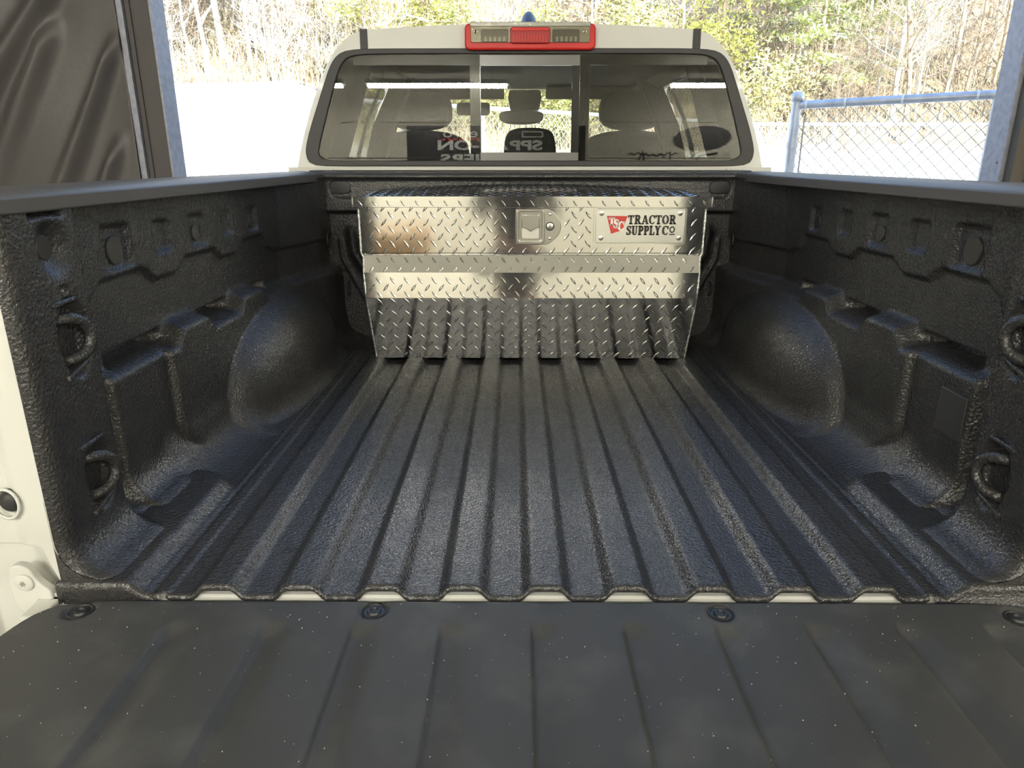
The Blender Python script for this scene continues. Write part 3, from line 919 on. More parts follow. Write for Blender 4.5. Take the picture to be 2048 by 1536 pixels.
# front profile (y, z), bottom to top
prof = [(1.315, BZ), (1.262, 1.131), (1.268, 1.211), (1.281, 1.238), (1.292, 1.262), (1.304, 1.2632), (1.304, 1.2715)]
def tilt_quad(mb, x0, x1, p, q, x0b=None, x1b=None):
    x0b = x0 if x0b is None else x0b; x1b = x1 if x1b is None else x1b
    mb.add([(x0, p[0], p[1]), (x1, p[0], p[1]), (x1b, q[0], q[1]), (x0b, q[0], q[1])], [(0, 1, 2, 3)])
HW = [.514, .526, .530, .531, .533, .533, .533]
body = MB()
n = len(prof)
for (yy, zz), hw in zip(prof, HW):
    body.v += [(-hw, yy, zz), (hw, yy, zz)]
for (yy, zz), hw in ((( 1.600, 1.2715), .533), ((1.560, BZ), .514)):
    body.v += [(-hw, yy, zz), (hw, yy, zz)]
m = n + 2
for i in range(m):
    j = (i + 1) % m
    body.f.append((2 * i, 2 * i + 1, 2 * j + 1, 2 * j))
body.f.append(tuple(2 * i for i in range(m))); body.f.append(tuple(2 * i + 1 for i in range(m)))
bd = obj('chest_body', body, M['alu'], box_)
up = obj('upper_panel', MB().box((-.5385, 1.288, 1.2685), (.5385, 1.606, 1.4125)), M['alu'], box_, bevel=.0025)
# lid: flat front flange, chamfered ends, crowned top
nx, ny = 60, 12
rows = []
for i in range(nx + 1):
    x = -.5505 + 1.101 * i / nx
    e = (abs(x) / .5505)
    end = max(0, (abs(x) - .528) / .0225)
    crown = .020 * (1 - (e) ** 2)
    row = []
    for j in range(ny + 1):
        t = j / ny
        y = 1.263 + .365 * t
        z = 1.444 + (crown + .006) * math.sin(min(1, t * 1.15) * PI / 2) - .0 * t - .016 * end ** 1.5 * (1 if True else 0) * min(1, t * 6)
        row.append((x, y, z))
    rows.append([(x, 1.263, 1.4125)] + row + [(x, 1.630, 1.41)])
lid = obj('lid', grid_mesh('lid', np.array(rows), False), M['alu'], box_, smooth=True, angle=25)
lm = MB()
for s in (-1, 1):
    k = 0 if s < 0 else nx
    pts = rows[k]
    lm.add(pts, [tuple(range(len(pts)))])
lm.box((-.548, 1.266, 1.4125), (.548, 1.628, 1.4145))
obj('lid_end', lm, M['alu'], box_)
# rough weld bead up both ends
for s in (-1, 1):
    pts = [(s * (hw + .001), yy + .002, zz) for (yy, zz), hw in zip(prof[:5], HW[:5])]
    pts = chaikin(pts, 1)
    dense = []
    for a, b in zip(pts[:-1], pts[1:]):
        nseg = max(2, int((Vector(b) - Vector(a)).length / .006))
        for k in range(nseg):
            t = k / nseg
            dense.append(tuple(np.array(a) * (1 - t) + np.array(b) * t))
    dense += [(s * .5395, 1.289, 1.27 + k * .006) for k in range(24)]
    rad = [.0032 + .0018 * random.random() for _ in dense]
    obj('weld_bead', MB().tube(dense, rad, 7), M['weld'], box_, smooth=True)
    obj('lid_weld', MB().tube([(s * .5505, 1.2635, 1.413), (s * .5505, 1.2635, 1.441), (s * .5505, 1.32, 1.431), (s * .5505, 1.62, 1.434)], .0022, 6), M['weld'], box_, smooth=True)

# raised tread bars: spindle shapes in alternating directions
L2, W2, H2 = .0160, .0038, .0012
def spindle():
    mb = MB()
    mb.v = [(-L2, 0, 0), (-L2 * .45, -W2 * .8, 0), (L2 * .45, -W2 * .8, 0), (L2, 0, 0), (L2 * .45, W2 * .8, 0), (-L2 * .45, W2 * .8, 0),
            (-L2 * .55, 0, H2), (L2 * .55, 0, H2), (0, -W2 * .45, H2), (0, W2 * .45, H2), (0, -W2, 0), (0, W2, 0)]
    mb.f = [(0, 1, 6), (1, 10, 8, 6), (10, 2, 7, 8), (2, 3, 7), (3, 4, 7), (4, 11, 9, 7), (11, 5, 6, 9), (5, 0, 6), (6, 8, 7, 9)]
    return mb
bar_me = spindle().mesh('tread_bar')
bar_me.materials.append(M['alu_bar'])
PX, PZ = .0440, .0218
stuff = MB(); sp = spindle()
base = Vector(box_.location)
keep_out = [(.192, .490, 1.295, 1.4095), (-.057, .097, 1.294, 1.4095)]
n_ind = 0
def treads(p, q, hw0, hw1, row0, individual, avoid=False, vis=True):
    """p, q: lower and upper edge (y, z) of a face; bars in rows along it"""
    global n_ind
    p = np.array(p); q = np.array(q)
    Lf = np.linalg.norm(q - p); d = (q - p) / Lf
    nrm = Vector((0, -d[1], d[0]))         # facing the tailgate
    up_ = Vector((0, d[0], d[1]))
    nr = int(Lf / PZ) + 2
    for r in range(nr):
        t = (r + .5) * PZ
        if t > Lf - .004:
            break
        sgn = 1 if (r + row0) % 2 == 0 else -1
        hw = hw0 + (hw1 - hw0) * t / Lf - .016
        off = .5 * PX if sgn > 0 else 0
        kx = -int(hw / PX) - 1
        for k in range(kx, -kx + 1):
            x = k * PX + off
            if abs(x) > hw:
                continue
            y, z = p + d * t
            if avoid and any(a - .012 < x < b + .012 and c - .010 < z < e + .012 for a, b, c, e in keep_out):
                continue
            ang = sgn * math.radians(52)
            ax_ = Vector((1, 0, 0)) * math.cos(ang) + up_ * math.sin(ang)
            bx_ = nrm.cross(ax_)
            mt = Matrix((ax_, bx_, nrm)).transposed().to_4x4()
            # shorten bars that would run past the edge of a narrow face
            pos = Vector((x, y, z)) + nrm * .0002
            mt.translation = pos
            if Lf < .06:
                mt = mt @ Matrix.Diagonal((.75, .9, 1, 1))
            if individual and n_ind < 300:
                o = bpy.data.objects.new('tread_bar', bar_me)
                col.objects.link(o)
                o.parent = box_
                o.matrix_local = Matrix.Translation(-base) @ mt
                n_ind += 1
            else:
                stuff.add([mt @ Vector(v) for v in sp.v], sp.f)
treads((1.288, 1.2665), (1.288, 1.4125), .5385, .5385, 0, True, True)
treads((1.263, 1.4130), (1.263, 1.4440), .5505, .5505, 1, True)
treads((1.262, 1.131), (1.268, 1.211), .526, .530, 1, True)
treads((1.315, BZ), (1.262, 1.131), .514, .526, 0, False)
treads((1.268, 1.211), (1.281, 1.238), .530, .531, 0, False)
treads((1.281, 1.238), (1.292, 1.262), .531, .533, 1, False)
# lid top
for r in range(16):
    y = 1.275 + r * .0222
    t = (y - 1.263) / .365
    sgn = 1 if r % 2 else -1
    for k in range(-13, 14):
        x = k * PX + (.5 * PX if sgn > 0 else 0)
        if abs(x) > .52:
            continue
        e = abs(x) / .5505
        z = 1.444 + (.020 * (1 - e * e) + .006) * math.sin(min(1, t * 1.15) * PI / 2)
        ang = sgn * math.radians(52)
        mt = Matrix.Translation((x, y, z + .0002)) @ Matrix.Rotation(ang, 4, 'Z')
        stuff.add([mt @ Vector(v) for v in sp.v], sp.f)
so_ = obj('tread_pattern', stuff, M['alu_bar'], box_)
so_['kind'] = 'stuff'

# paddle latch
FY = 1.288
lt_pts = []
lt = chaikin([(-.052, 1.3015), (-.046, 1.296), (.045, 1.296), (.058, 1.301), (.085, 1.325), (.094, 1.352), (.085, 1.380), (.058, 1.404), (.045, 1.4085), (-.046, 1.4085), (-.052, 1.403)], 2, True)
latch = obj('latch', MB().prism(lt, 1, FY - .0035, FY + .004), M['steel'], box_, bevel=.0015, label='chrome paddle latch with key lock')
obj('latch_rim', MB().ring(rounded_rect(-.049, .040, 1.2995, 1.4065, .012), rounded_rect(-.040, .031, 1.308, 1.3985, .009), 1, FY - .016, FY - .002), M['steel'], latch, bevel=.0015)
obj('latch_recess', MB().prism(rounded_rect(-.040, .031, 1.308, 1.3985, .009), 1, FY - .0042, FY - .002), M['steel'], latch)
obj('paddle', MB().prism([(-.031, 1.389), (.023, 1.389), (.023, 1.350), (.012, 1.347), (-.004, 1.338), (-.018, 1.347), (-.031, 1.350)], 1, FY - .0135, FY - .004), M['steel'], latch, bevel=.0015)
obj('paddle_dish', MB().prism(rounded_rect(-.031, .023, 1.315, 1.350, .006), 1, FY - .0062, FY - .004), M['steel_plate'], latch, bevel=.001)
obj('lock_ring', MB().lathe([(.0135, FY - .002), (.0135, FY - .006), (.0115, FY - .0075)], 24, (.057, 0, 1.353), 'y'), M['rubber'], latch)
obj('lock_cylinder', MB().lathe([(.0108, FY - .006), (.0108, FY - .009), (.009, FY - .0098)], 24, (.057, 0, 1.353), 'y'), M['steel'], latch, smooth=True, angle=40)
obj('key_slot_bar', MB().box((.0555, FY - .0102, 1.349), (.0575, FY - .009, 1.359)), M['plastic'], latch)  # dark bar on the lock face paints the slot's inner shade
for (x, z) in ((-.042, 1.4025), (-.042, 1.3035), (.057, 1.390), (.057, 1.316)):
    obj('rivet', MB().lathe([(.0045, FY - .003), (.0042, FY - .0085), (.0025, FY - .0095)], 14, (x, 0, z), 'y'), M['alu_bar'], latch, smooth=True, angle=40)

# maker's plate
plx0, plx1, plz0, plz1 = .199, .476, 1.3015, 1.4065
plate = obj('name_plate', MB().prism(rounded_rect(plx0, plx1, plz0, plz1, .008), 1, FY - .0062, FY - .0005), M['steel_plate'], box_, bevel=.0015, label='satin name plate with red shield and dark lettering')
obj('plate_border', MB().ring(rounded_rect(plx0 - .006, plx1 + .006, plz0 - .005, plz1 + .004, .010), rounded_rect(plx0, plx1, plz0, plz1, .008), 1, FY - .003, FY), M['alu_bar'], plate)
for x in (plx0 + .017, plx1 - .017):
    for z in (plz0 + .016, plz1 - .014):
        rv = obj('rivet', MB().lathe([(.0075, FY - .0058), (.0072, FY - .0085), (.004, FY - .0095)], 18, (x, 0, z), 'y'), M['steel'], plate, smooth=True, angle=40)
        obj('rivet_pin', MB().lathe([(.002, FY - .0094), (.002, FY - .0102)], 10, (x, 0, z), 'y'), M['steel'], rv)

# slab lettering from strokes
def stroke(mb, pts, wd, y):
    pts = [np.array(p, float) for p in pts]
    L, R = [], []
    for i, p in enumerate(pts):
        t0 = pts[i] - pts[i - 1] if i > 0 else pts[1] - pts[0]
        t1 = pts[i + 1] - pts[i] if i < len(pts) - 1 else t0
        t0 = t0 / (np.linalg.norm(t0) + 1e-9); t1 = t1 / (np.linalg.norm(t1) + 1e-9)
        t = t0 + t1
        t = t / (np.linalg.norm(t) + 1e-9)
        nn = np.array([-t[1], t[0]])
        k = 1 / max(.5, abs(np.dot(nn, np.array([-t0[1], t0[0]]))))
        L.append(p + nn * wd / 2 * k); R.append(p - nn * wd / 2 * k)
    n = len(pts)
    b = len(mb.v)
    for a in L: mb.v.append((a[0], y, a[1]))
    for a in R: mb.v.append((a[0], y, a[1]))
    for i in range(n - 1):
        mb.f.append((b + i, b + i + 1, b + n + i + 1, b + n + i))
def arc(cx, cz, rx, rz, a0, a1, n=12):
    return [(cx + rx * math.cos(math.radians(a)), cz + rz * math.sin(math.radians(a))) for a in np.linspace(a0, a1, n)]
# each letter: width, thick strokes, thin serif strokes, in a unit-high box
def glyph(ch):
    T, S = [], []
    if ch == 'T':
        wd = .80; T = [[(.40, 0), (.40, .95)]]; S = [[(.06, .91), (.74, .91)], [(.09, .70), (.09, .95)], [(.71, .70), (.71, .95)], [(.18, .07), (.62, .07)]]
    elif ch == 'R':
        wd = .86; T = [[(.24, 0), (.24, 1)], arc(.42, .72, .20, .185, 90, -90), [(.46, .50), (.70, .04)]]; S = [[(.02, .93), (.46, .93)], [(.24, .50), (.46, .50)], [(.02, .07), (.46, .07)], [(.56, .07), (.86, .07)]]
    elif ch == 'A':
        wd = .92; T = [[(.46, .95), (.74, .05)]]; S = [[(.46, .97), (.18, .05)], [(.27, .32), (.64, .32)], [(.02, .07), (.36, .07)], [(.56, .07), (.92, .07)]]
    elif ch == 'C':
        wd = .80; T = [arc(.42, .5, .29, .42, 130, 235)]; S = [arc(.42, .5, .31, .43, 35, 130), arc(.42, .5, .31, .43, 235, 325), [(.71, .62), (.71, .97)]]
    elif ch == 'O':
        wd = .88; T = [arc(.44, .5, .30, .40, 125, 235), arc(.44, .5, .30, .40, -55, 55)]; S = [arc(.44, .5, .31, .43, 50, 130), arc(.44, .5, .31, .43, 230, 310)]
    elif ch == 'S':
        wd = .72; T = [[(.17, .80), (.20, .64), (.36, .54), (.50, .44), (.55, .30), (.50, .16)]]; S = [arc(.36, .75, .22, .185, 0, 170), arc(.36, .25, .23, .185, 190, 330), [(.60, .68), (.60, .97)], [(.10, .03), (.10, .32)]]
    elif ch == 'U':
        wd = .92; T = [[(.25, .95), (.25, .30)] + arc(.45, .30, .20, .22, 180, 250, 5)]; S = [arc(.45, .28, .22, .22, 240, 360, 8) + [(.68, .95)], [(.04, .93), (.44, .93)], [(.54, .93), (.86, .93)]]
    elif ch == 'P':
        wd = .78; T = [[(.24, 0), (.24, 1)], arc(.42, .69, .21, .21, 90, -90)]; S = [[(.02, .93), (.46, .93)], [(.24, .45), (.46, .45)], [(.02, .07), (.48, .07)]]
    elif ch == 'L':
        wd = .74; T = [[(.24, 0), (.24, 1)]]; S = [[(.02, .93), (.46, .93)], [(.02, .07), (.70, .07)], [(.66, .02), (.66, .34)]]
    elif ch == 'Y':
        wd = .86; T = [[(.22, .95), (.44, .45), (.44, 0)]]; S = [[(.66, .95), (.46, .45)], [(.02, .93), (.38, .93)], [(.54, .93), (.86, .93)], [(.24, .07), (.64, .07)]]
    return wd, T, S
def word(mb, s, x0, x1, z0, h, y, tw=.235, sw=.135, shear=0.0, step=0.0):
    ws_ = [glyph(c)[0] for c in s]
    kx = (x1 - x0) / sum(ws_)
    x = x0
    for i, c in enumerate(s):
        wd, T, S = glyph(c)
        for grp, wdt in ((T, tw), (S, sw)):
            for st_ in grp:
                stroke(mb, [(x + p[0] * kx + (p[1] * h) * shear, z0 + p[1] * h - i * step) for p in st_], wdt * h, y)
        x += wd * kx
YP = FY - .0068
tx = MB()
word(tx, 'TRACTOR', .2975, .4480, 1.3595, .0285, YP)
word(tx, 'SUPPLY', .2945, .4020, 1.3265, .0290, YP)
word(tx, 'C', .4060, .4270, 1.3265, .0290, YP)
stroke(tx, arc(.4375, 1.3435, .0068, .0085, 0, 360, 20), .0042, YP)
stroke(tx, [(.4290, 1.3288), (.4465, 1.3288)], .0034, YP)
txo = obj('lettering', tx, M['dark_print'], plate, label='dark brown slab lettering')
sh = MB()
sh.add([(.2325, YP, 1.3855), (.2965, YP, 1.3845), (.2830, YP, 1.3420), (.2475, YP, 1.3305)], [(0, 1, 2, 3)])
shd = obj('red_shield', sh, M['red'], plate)
ts = MB()
word(ts, 'T', .2385, .2585, 1.3560, .0255, YP - .0003, .26, .15)
word(ts, 'S', .2535, .2715, 1.3475, .0275, YP - .0003, .26, .15)
word(ts, 'C', .2675, .2885, 1.3400, .0290, YP - .0003, .26, .15)
obj('shield_lettering', ts, M['white_print'], plate)

# ================================================================== BEHIND THE CAMERA: what the glass and the metal mirror
def wall_text(s, x, z, size, m, parent, bold=.0, sx=1.0, shear=0):
    me = text_mesh(s, size, .001, bold, shear)
    me.transform(Matrix.Translation((x, GY0 + .012, z)) @ Matrix.Rotation(PI, 4, 'Z') @ Matrix.Rotation(PI / 2, 4, 'X') @ Matrix.Diagonal((sx, 1, 1, 1)))
    return obj('lettering', me, m, parent)
ban = thing('wall_banner', (-.35, GY0, 2.25), 'black vinyl banner with pale lettering hung on the back wall', 'banner')
obj('banner_sheet', MB().box((-1.48, GY0 + .002, 2.30), (.85, GY0 + .009, 3.075)), M['banner'], ban)
wall_text('ePro', -.78, 2.93, .16, M['banner_text'], ban, .002, 1.5)
rb_ = MB()
for k in range(9):
    rb_.box((-1.02 + k * .075, GY0 + .009, 2.895), (-.975 + k * .075, GY0 + .012, 2.915))
obj('red_line', rb_, M['red'], ban)
wall_text('SPRAY-ON', -.40, 2.775, .165, M['banner_text'], ban, .006, 1.75)
wall_text('LINERS', -.60, 2.60, .165, M['banner_text'], ban, .006, 1.75)
obj('logo_frame', MB().ring(rounded_rect(.02, .30, 2.93, 3.01, .01), rounded_rect(.04, .28, 2.945, 2.995, .008), 1, GY0 + .009, GY0 + .012), M['banner_text'], ban)
ov = thing('oval_sign', (2.37, GY0, 2.77), 'dark oval sign with pale feathering on the back wall', 'sign')
obj('oval_panel', MB().prism([(2.37 + .37 * math.cos(a), 2.92 + .15 * math.sin(a) + .02 * math.cos(a)) for a in np.linspace(0, 2 * PI, 40, endpoint=False)], 1, GY0 + .002, GY0 + .02), M['banner'], ov)
fe = MB()
for k in range(7):
    a = k / 6
    stroke(fe, [(2.46 + .20 * a, 2.97 + .045 * a), (2.50 + .22 * a, 3.01 + .02 * a - .02 * a * a)], .005, GY0 + .022)
obj('feathering', fe, M['frame_grey'], ov)
sg_ = thing('script_sign', (1.7, GY0, 2.66), 'dark scrolled script sign low on the back wall', 'sign')
sm = MB()
sm.tube([(1.42 + .62 * t, GY0 + .006, 2.715 + .012 * math.sin(t * 40) + .01 * math.sin(t * 9)) for t in np.linspace(0, 1, 60)], .008, 6)
sm.tube([(1.55, GY0 + .006, 2.64), (1.60, GY0 + .006, 2.76), (1.62, GY0 + .006, 2.64)], .012, 6)
sm.tube([(1.96, GY0 + .006, 2.64), (1.96, GY0 + .006, 2.75)], .009, 6)
sm.tube([(2.28, GY0 + .006, 2.60), (2.34, GY0 + .006, 2.70), (2.58, GY0 + .006, 2.735)], .012, 6)
obj('script_stroke', sm, M['banner'], sg_, smooth=True)
# cardboard boxes
for (x0, x1, y0, y1, z0, z1, lab) in ((-1.40, -.86, -3.4, -2.95, 0, .50, 'large brown cardboard box on the garage floor under another box'),
                                      (-1.38, -.88, -3.38, -2.97, .502, .93, 'brown cardboard box stacked on top of the large one')):
    c = thing('cardboard_box', ((x0 + x1) / 2, (y0 + y1) / 2, z0), lab, 'box', 'cardboard boxes behind the truck')
    obj('carton', MB().box((x0, y0, z0), (x1, y1, z1)), M['cardboard'], c, bevel=.006)
    obj('tape_strip', MB().box(((x0 + x1) / 2 - .03, y0 - .001, z1 - .12), ((x0 + x1) / 2 + .03, y1 + .001, z1 + .001)), M['tape'], c)

# ================================================================== OUTDOORS: fence, gate, trees
def link_mesh(mb, a, b, z0f, h, pitch, r):
    """crossing diagonal wires between ground points a and b, h high"""
    a = np.array(a, float); b = np.array(b, float)
    L = np.linalg.norm(b - a); d = (b - a) / L
    n = int((L + h) / pitch)
    for sgn in (1, -1):
        for k in range(n + 1):
            u0 = k * pitch - (h if sgn > 0 else 0)
            u1 = u0 + sgn * h if sgn > 0 else u0 - h
            (ua, va), (ub, vb) = (u0, 0.0), (u1, h)
            # clip to the panel
            t0, t1 = 0.0, 1.0
            du = ub - ua
            for lim, side in ((0, 1), (L, -1)):
                f0, f1 = side * (ua - lim), side * (ub - lim)
                if f0 < 0 and f1 < 0:
                    t0 = 2; break
                if f0 < 0: t0 = max(t0, f0 / (f0 - f1))
                if f1 < 0: t1 = min(t1, f0 / (f0 - f1))
            if t1 - t0 < .02:
                continue
            P = []
            for t in (t0, t1):
                u_, v_ = ua + du * t, va + (vb - va) * t
                q = a + d * u_
                P.append((q[0], q[1], z0f + v_))
            mb.tube(P, r, 3, cap=False)

fence = thing('chain_link_fence', (4.5, 13.2, 0), 'long galvanised chain-link fence with posts in front of the wooded slope', 'fence')
FP = [(-2.3, 7.3), (-.5, 8.9), (.95, 10.15), (2.7, 11.7), (4.5, 13.2), (6.0, 13.25), (7.55, 13.28), (9.4, 13.3), (11.5, 13.3), (14, 13.3)]
FT = 2.2
for k, (x, y) in enumerate(FP):
    z0 = float(terrain(x, y))
    obj('fence_post', MB().tube([(x, y, z0 - .1), (x, y, FT + .03)], .035, 10), M['fence'], fence, smooth=True, angle=50)
obj('top_rail', MB().tube([(x, y, FT) for x, y in FP], .028, 8), M['fence'], fence, smooth=True, angle=50)
wm = MB()
for (p, q) in zip(FP[:-1], FP[1:]):
    z0 = min(float(terrain(*p)), float(terrain(*q)))
    link_mesh(wm, p, q, z0, FT - z0, .10, .0020)
tag(obj('wire_mesh', wm, M['fence'], fence), kind='stuff')

gate = thing('pipe_gate', (1.64, 3.60, 0), 'grey galvanised pipe gate with chain-link mesh beside the right door post', 'gate')
ga, gb_ = (1.642, 3.60), (2.50, 3.05)
GT = 1.885
obj('gate_post', MB().tube([(*ga, 0), (*ga, GT + .03)], .030, 12), M['galv'], gate, smooth=True, angle=50)
obj('gate_post', MB().tube([(*gb_, .05), (*gb_, GT)], .028, 12), M['galv'], gate, smooth=True, angle=50)
obj('gate_rail', MB().tube([(*ga, GT - .02), (*gb_, GT - .005)], .024, 12), M['galv'], gate, smooth=True, angle=50)
obj('gate_rail', MB().tube([(*ga, .12), (*gb_, .12)], .024, 12), M['galv'], gate, smooth=True, angle=50)
obj('post_cap', MB().lathe([(.036, GT + .0), (.037, GT + .035), (.025, GT + .055), (.004, GT + .062)], 14, (*ga, 0)), M['galv'], gate, smooth=True)
for t in (.05, .26, .55, .90):
    c = [ga[0] + (gb_[0] - ga[0]) * t, ga[1] + (gb_[1] - ga[1]) * t, GT - .02 + .015 * t]
    dx, dy = (gb_[0] - ga[0]), (gb_[1] - ga[1]); l = math.hypot(dx, dy)
    obj('rail_band', MB().tube([(c[0], c[1], c[2]), (c[0] + dx / l * .012, c[1] + dy / l * .012, c[2])], .028, 12), M['fence'], gate, smooth=True, angle=50)
obj('tension_bar', MB().tube([(ga[0] + .045, ga[1] - .03, .12), (ga[0] + .045, ga[1] - .03, GT - .10)], .005, 6), M['wire'], gate)
for z in (.5, 1.1, 1.62):
    obj('hinge_clamp', MB().tube([(ga[0], ga[1], z), (ga[0], ga[1], z + .03)], .036, 12), M['galv'], gate, smooth=True, angle=50)
wm = MB()
link_mesh(wm, ga, gb_, .12, GT - .14, .075, .0022)
tag(obj('wire_mesh', wm, M['wire'], gate), kind='stuff')

# ---- bare trees
def rot_dir(d, a, az):
    d = d.normalized()
    p = d.orthogonal().normalized()
    p.rotate(Matrix.Rotation(az, 3, d))
    return (d * math.cos(a) + p * math.sin(a)).normalized()

def bare_tree(seed, h, r0, spread, lean=0.0, nb=24):
    R = random.Random(seed)
    tr, br = MB(), MB()
    pts, rad = [], []
    p = Vector((0, 0, -.3)); d = Vector((lean, R.uniform(-.05, .05), 1)).normalized()
    n = 9
    for i in range(n + 1):
        pts.append(p.copy()); rad.append(r0 * (1 - .80 * i / n))
        p = p + d * (h / n)
        d = (d + Vector((R.uniform(-.10, .10), R.uniform(-.10, .10), .05))).normalized()
    tr.tube(pts, rad, 7)
    def limb(p, d, L, r, lev):
        q = [p.copy()]; rr = [r]; c = p.copy(); dd = d.copy()
        ns = 4 if lev == 0 else 3
        for i in range(ns):
            c = c + dd * (L / ns)
            dd = (dd + Vector((R.uniform(-.3, .3), R.uniform(-.3, .3), R.uniform(-.08, .26)))).normalized()
            q.append(c.copy()); rr.append(max(.004, r * (1 - .85 * (i + 1) / ns)))
        br.tube(q, rr, 4 if lev == 0 else 3, cap=False)
        if lev < 2:
            for k in range(5 if lev == 0 else 4):
                t = R.uniform(.25, 1)
                i = min(ns - 1, int(t * ns)); f = t * ns - i
                pp = q[i].lerp(q[i + 1], f)
                limb(pp, rot_dir((q[i + 1] - q[i]), R.uniform(.4, 1.0), R.uniform(0, 6.28)), L * R.uniform(.35, .6), max(.006, r * .45), lev + 1)
    for k in range(nb):
        t = R.uniform(.18, .98)
        i = min(n - 1, int(t * n)); f = t * n - i
        pp = pts[i].lerp(pts[i + 1], f)
        limb(pp, rot_dir(Vector((0, 0, 1)), R.uniform(.6, 1.25), R.uniform(0, 6.28)), spread * (1.1 - .6 * t) * R.uniform(.6, 1.1), rad[i] * .42 + .006, 0)
    return tr.mesh('trunk'), br.mesh('branches')

PLACED = []
def free_spot(x, y, gap):
    for k in range(400):
        r = .12 * k ** .5 * 1.6; a = k * 2.4
        q = (x + r * math.cos(a), y + r * math.sin(a))
        if q[1] > 31.0 and all((q[0] - u) ** 2 + (q[1] - v) ** 2 > ((gap + g) / 2) ** 2 for u, v, g in PLACED):
            break
    PLACED.append((*q, gap))
    return q

def put_tree(kind, x, y, sc_, rz, label, group, cat='tree', name='bare_tree'):
    x, y = free_spot(x, y, {'bare_tree': 1.4, 'leafless_shrub': 1.9, 'leafy_shrub': 1.7, 'young_pine': 1.7}[name])
    px = x / (y + .946) / .955 * 1400 + 1033
    where = 'beyond the white gravel bank' if px < 600 else ('behind the pipe gate' if px > 1560 else ('behind the truck cab' if px < 1480 else 'between cab and pipe gate'))
    hi = 'high on the hill' if y > 48 else ('partway up the hill' if y > 38 else "at the hill's foot")
    label = label.replace('on the slope', where + ' ' + hi)
    group = group + ' ' + where + ' ' + hi
    t = thing(name, (x, y, float(terrain(x, y)) - .05), label, cat, group)
    t.rotation_euler = (0, 0, rz)
    t.scale = (sc_, sc_, sc_)
    for pn, me in kind:
        o = bpy.data.objects.new(pn, me)
        col.objects.link(o)
        o.parent = t
    return t

KIN = []
for (seed, h, r, spd, ln, nb, m, lab) in ((1, 13, .11, 3.0, .04, 34, 'bark', 'pale bare tree with wide branches on the slope'),
                                          (2, 11, .065, 1.7, .02, 26, 'bark', 'thin pale sapling with short twigs on the slope'),
                                          (3, 14, .14, 3.6, -.06, 36, 'bark', 'thick pale leaning bare tree on the slope'),
                                          (4, 10, .08, 1.5, .14, 20, 'bark_dark', 'slim tilted brown sapling on the slope'),
                                          (5, 12, .13, 2.4, -.03, 24, 'bark_dark', 'slender brown bare tree on the slope')):
    a, b = bare_tree(seed, h, r, spd, ln, nb)
    a.materials.append(M[m]); b.materials.append(M[m])
    KIN.append(([('trunk', a), ('branches', b)], lab))
def twig_shrub(seed):
    a, b = MB(), MB()
    for k in range(7):
        m1, m2 = bare_tree(seed * 31 + k, 4.2 + .4 * (k % 4), .035, 1.5, math.sin(k * 2.1) * .35, 9)
        for src, dst in ((m1, a), (m2, b)):
            off = (math.cos(k * .9) * .35, math.sin(k * .9) * .35, 0)
            dst.add([tuple(v.co + Vector(off)) for v in src.vertices], [tuple(p.vertices) for p in src.polygons])
    return a.mesh('stems'), b.mesh('twigs')
TW = []
for sd, m in ((1, 'bark'), (2, 'bark_dark')):
    a, b = twig_shrub(sd)
    a.materials.append(M[m]); b.materials.append(M[m])
    TW.append([('stems', a), ('twigs', b)])
# large trees that the photograph shows clearly, then the thicket around them
def xpx(px, D):
    return (px - 1033) / 1400 * D * .955
spots = [(0, 438, 33), (2, 470, 35), (2, 785, 34), (0, 560, 38), (1, 400, 34), (1, 520, 33), (0, 345, 37), (1, 600, 36), (4, 905, 37), (1, 1180, 36), (0, 1290, 40),
         (1, 1340, 36), (2, 1765, 34), (4, 1790, 33), (3, 1850, 33), (3, 1890, 34), (4, 1870, 36), (0, 1700, 38), (1, 1640, 36), (3, 1930, 35), (1, 1745, 35), (4, 1510, 40), (1, 1560, 38), (3, 1960, 33), (1, 1815, 34)]
rr = random.Random(5)
for k in range(75):
    spots.append((rr.choice((0, 1, 1, 2, 3, 4, 4)), rr.uniform(300, 2030), rr.uniform(36, 66)))
for (k, px, D) in spots:
    put_tree(KIN[k][0], xpx(px, D), D - .946, rr.uniform(.85, 1.2), rr.uniform(-.5, .5) if k in (2, 3) else rr.uniform(0, 6.28), KIN[k][1], KIN[k][1].split(' on ')[0] + ' group')

for (k, px, D, s_) in ((0, 350, 32.3, 1.0), (0, 395, 33, 1.2), (1, 425, 34, 1.1), (0, 455, 32.5, 1.1), (0, 500, 33, 1.3), (1, 530, 35, 1.2), (0, 555, 32.6, 1.0), (0, 590, 34, 1.2), (1, 375, 36, 1.3), (0, 480, 38, 1.4), (0, 565, 40, 1.5),
                      (1, 760, 37, 1.6), (0, 810, 40, 1.7), (0, 980, 40, 1.8), (0, 1060, 42, 1.8), (1, 1130, 40, 1.7), (0, 1320, 40, 1.7), (0, 1400, 41, 1.7), (1, 1490, 37, 1.4), (0, 1535, 40, 1.6),
                      (1, 1780, 34, 1.1), (0, 1830, 35, 1.2), (1, 1880, 34, 1.2), (1, 1940, 34, 1.1), (0, 1985, 36, 1.2), (1, 1720, 33, .9), (0, 1900, 39, 1.4), (1, 1620, 33, .8), (0, 2010, 33, 1.0)):
    put_tree(TW[k], xpx(px, D), D - .946, s_, rr.uniform(0, 6.28), ('pale', 'brown')[k] + ' leafless many-stemmed shrub on the slope', ('pale', 'brown')[k] + ' leafless shrubs', 'shrub', 'leafless_shrub')

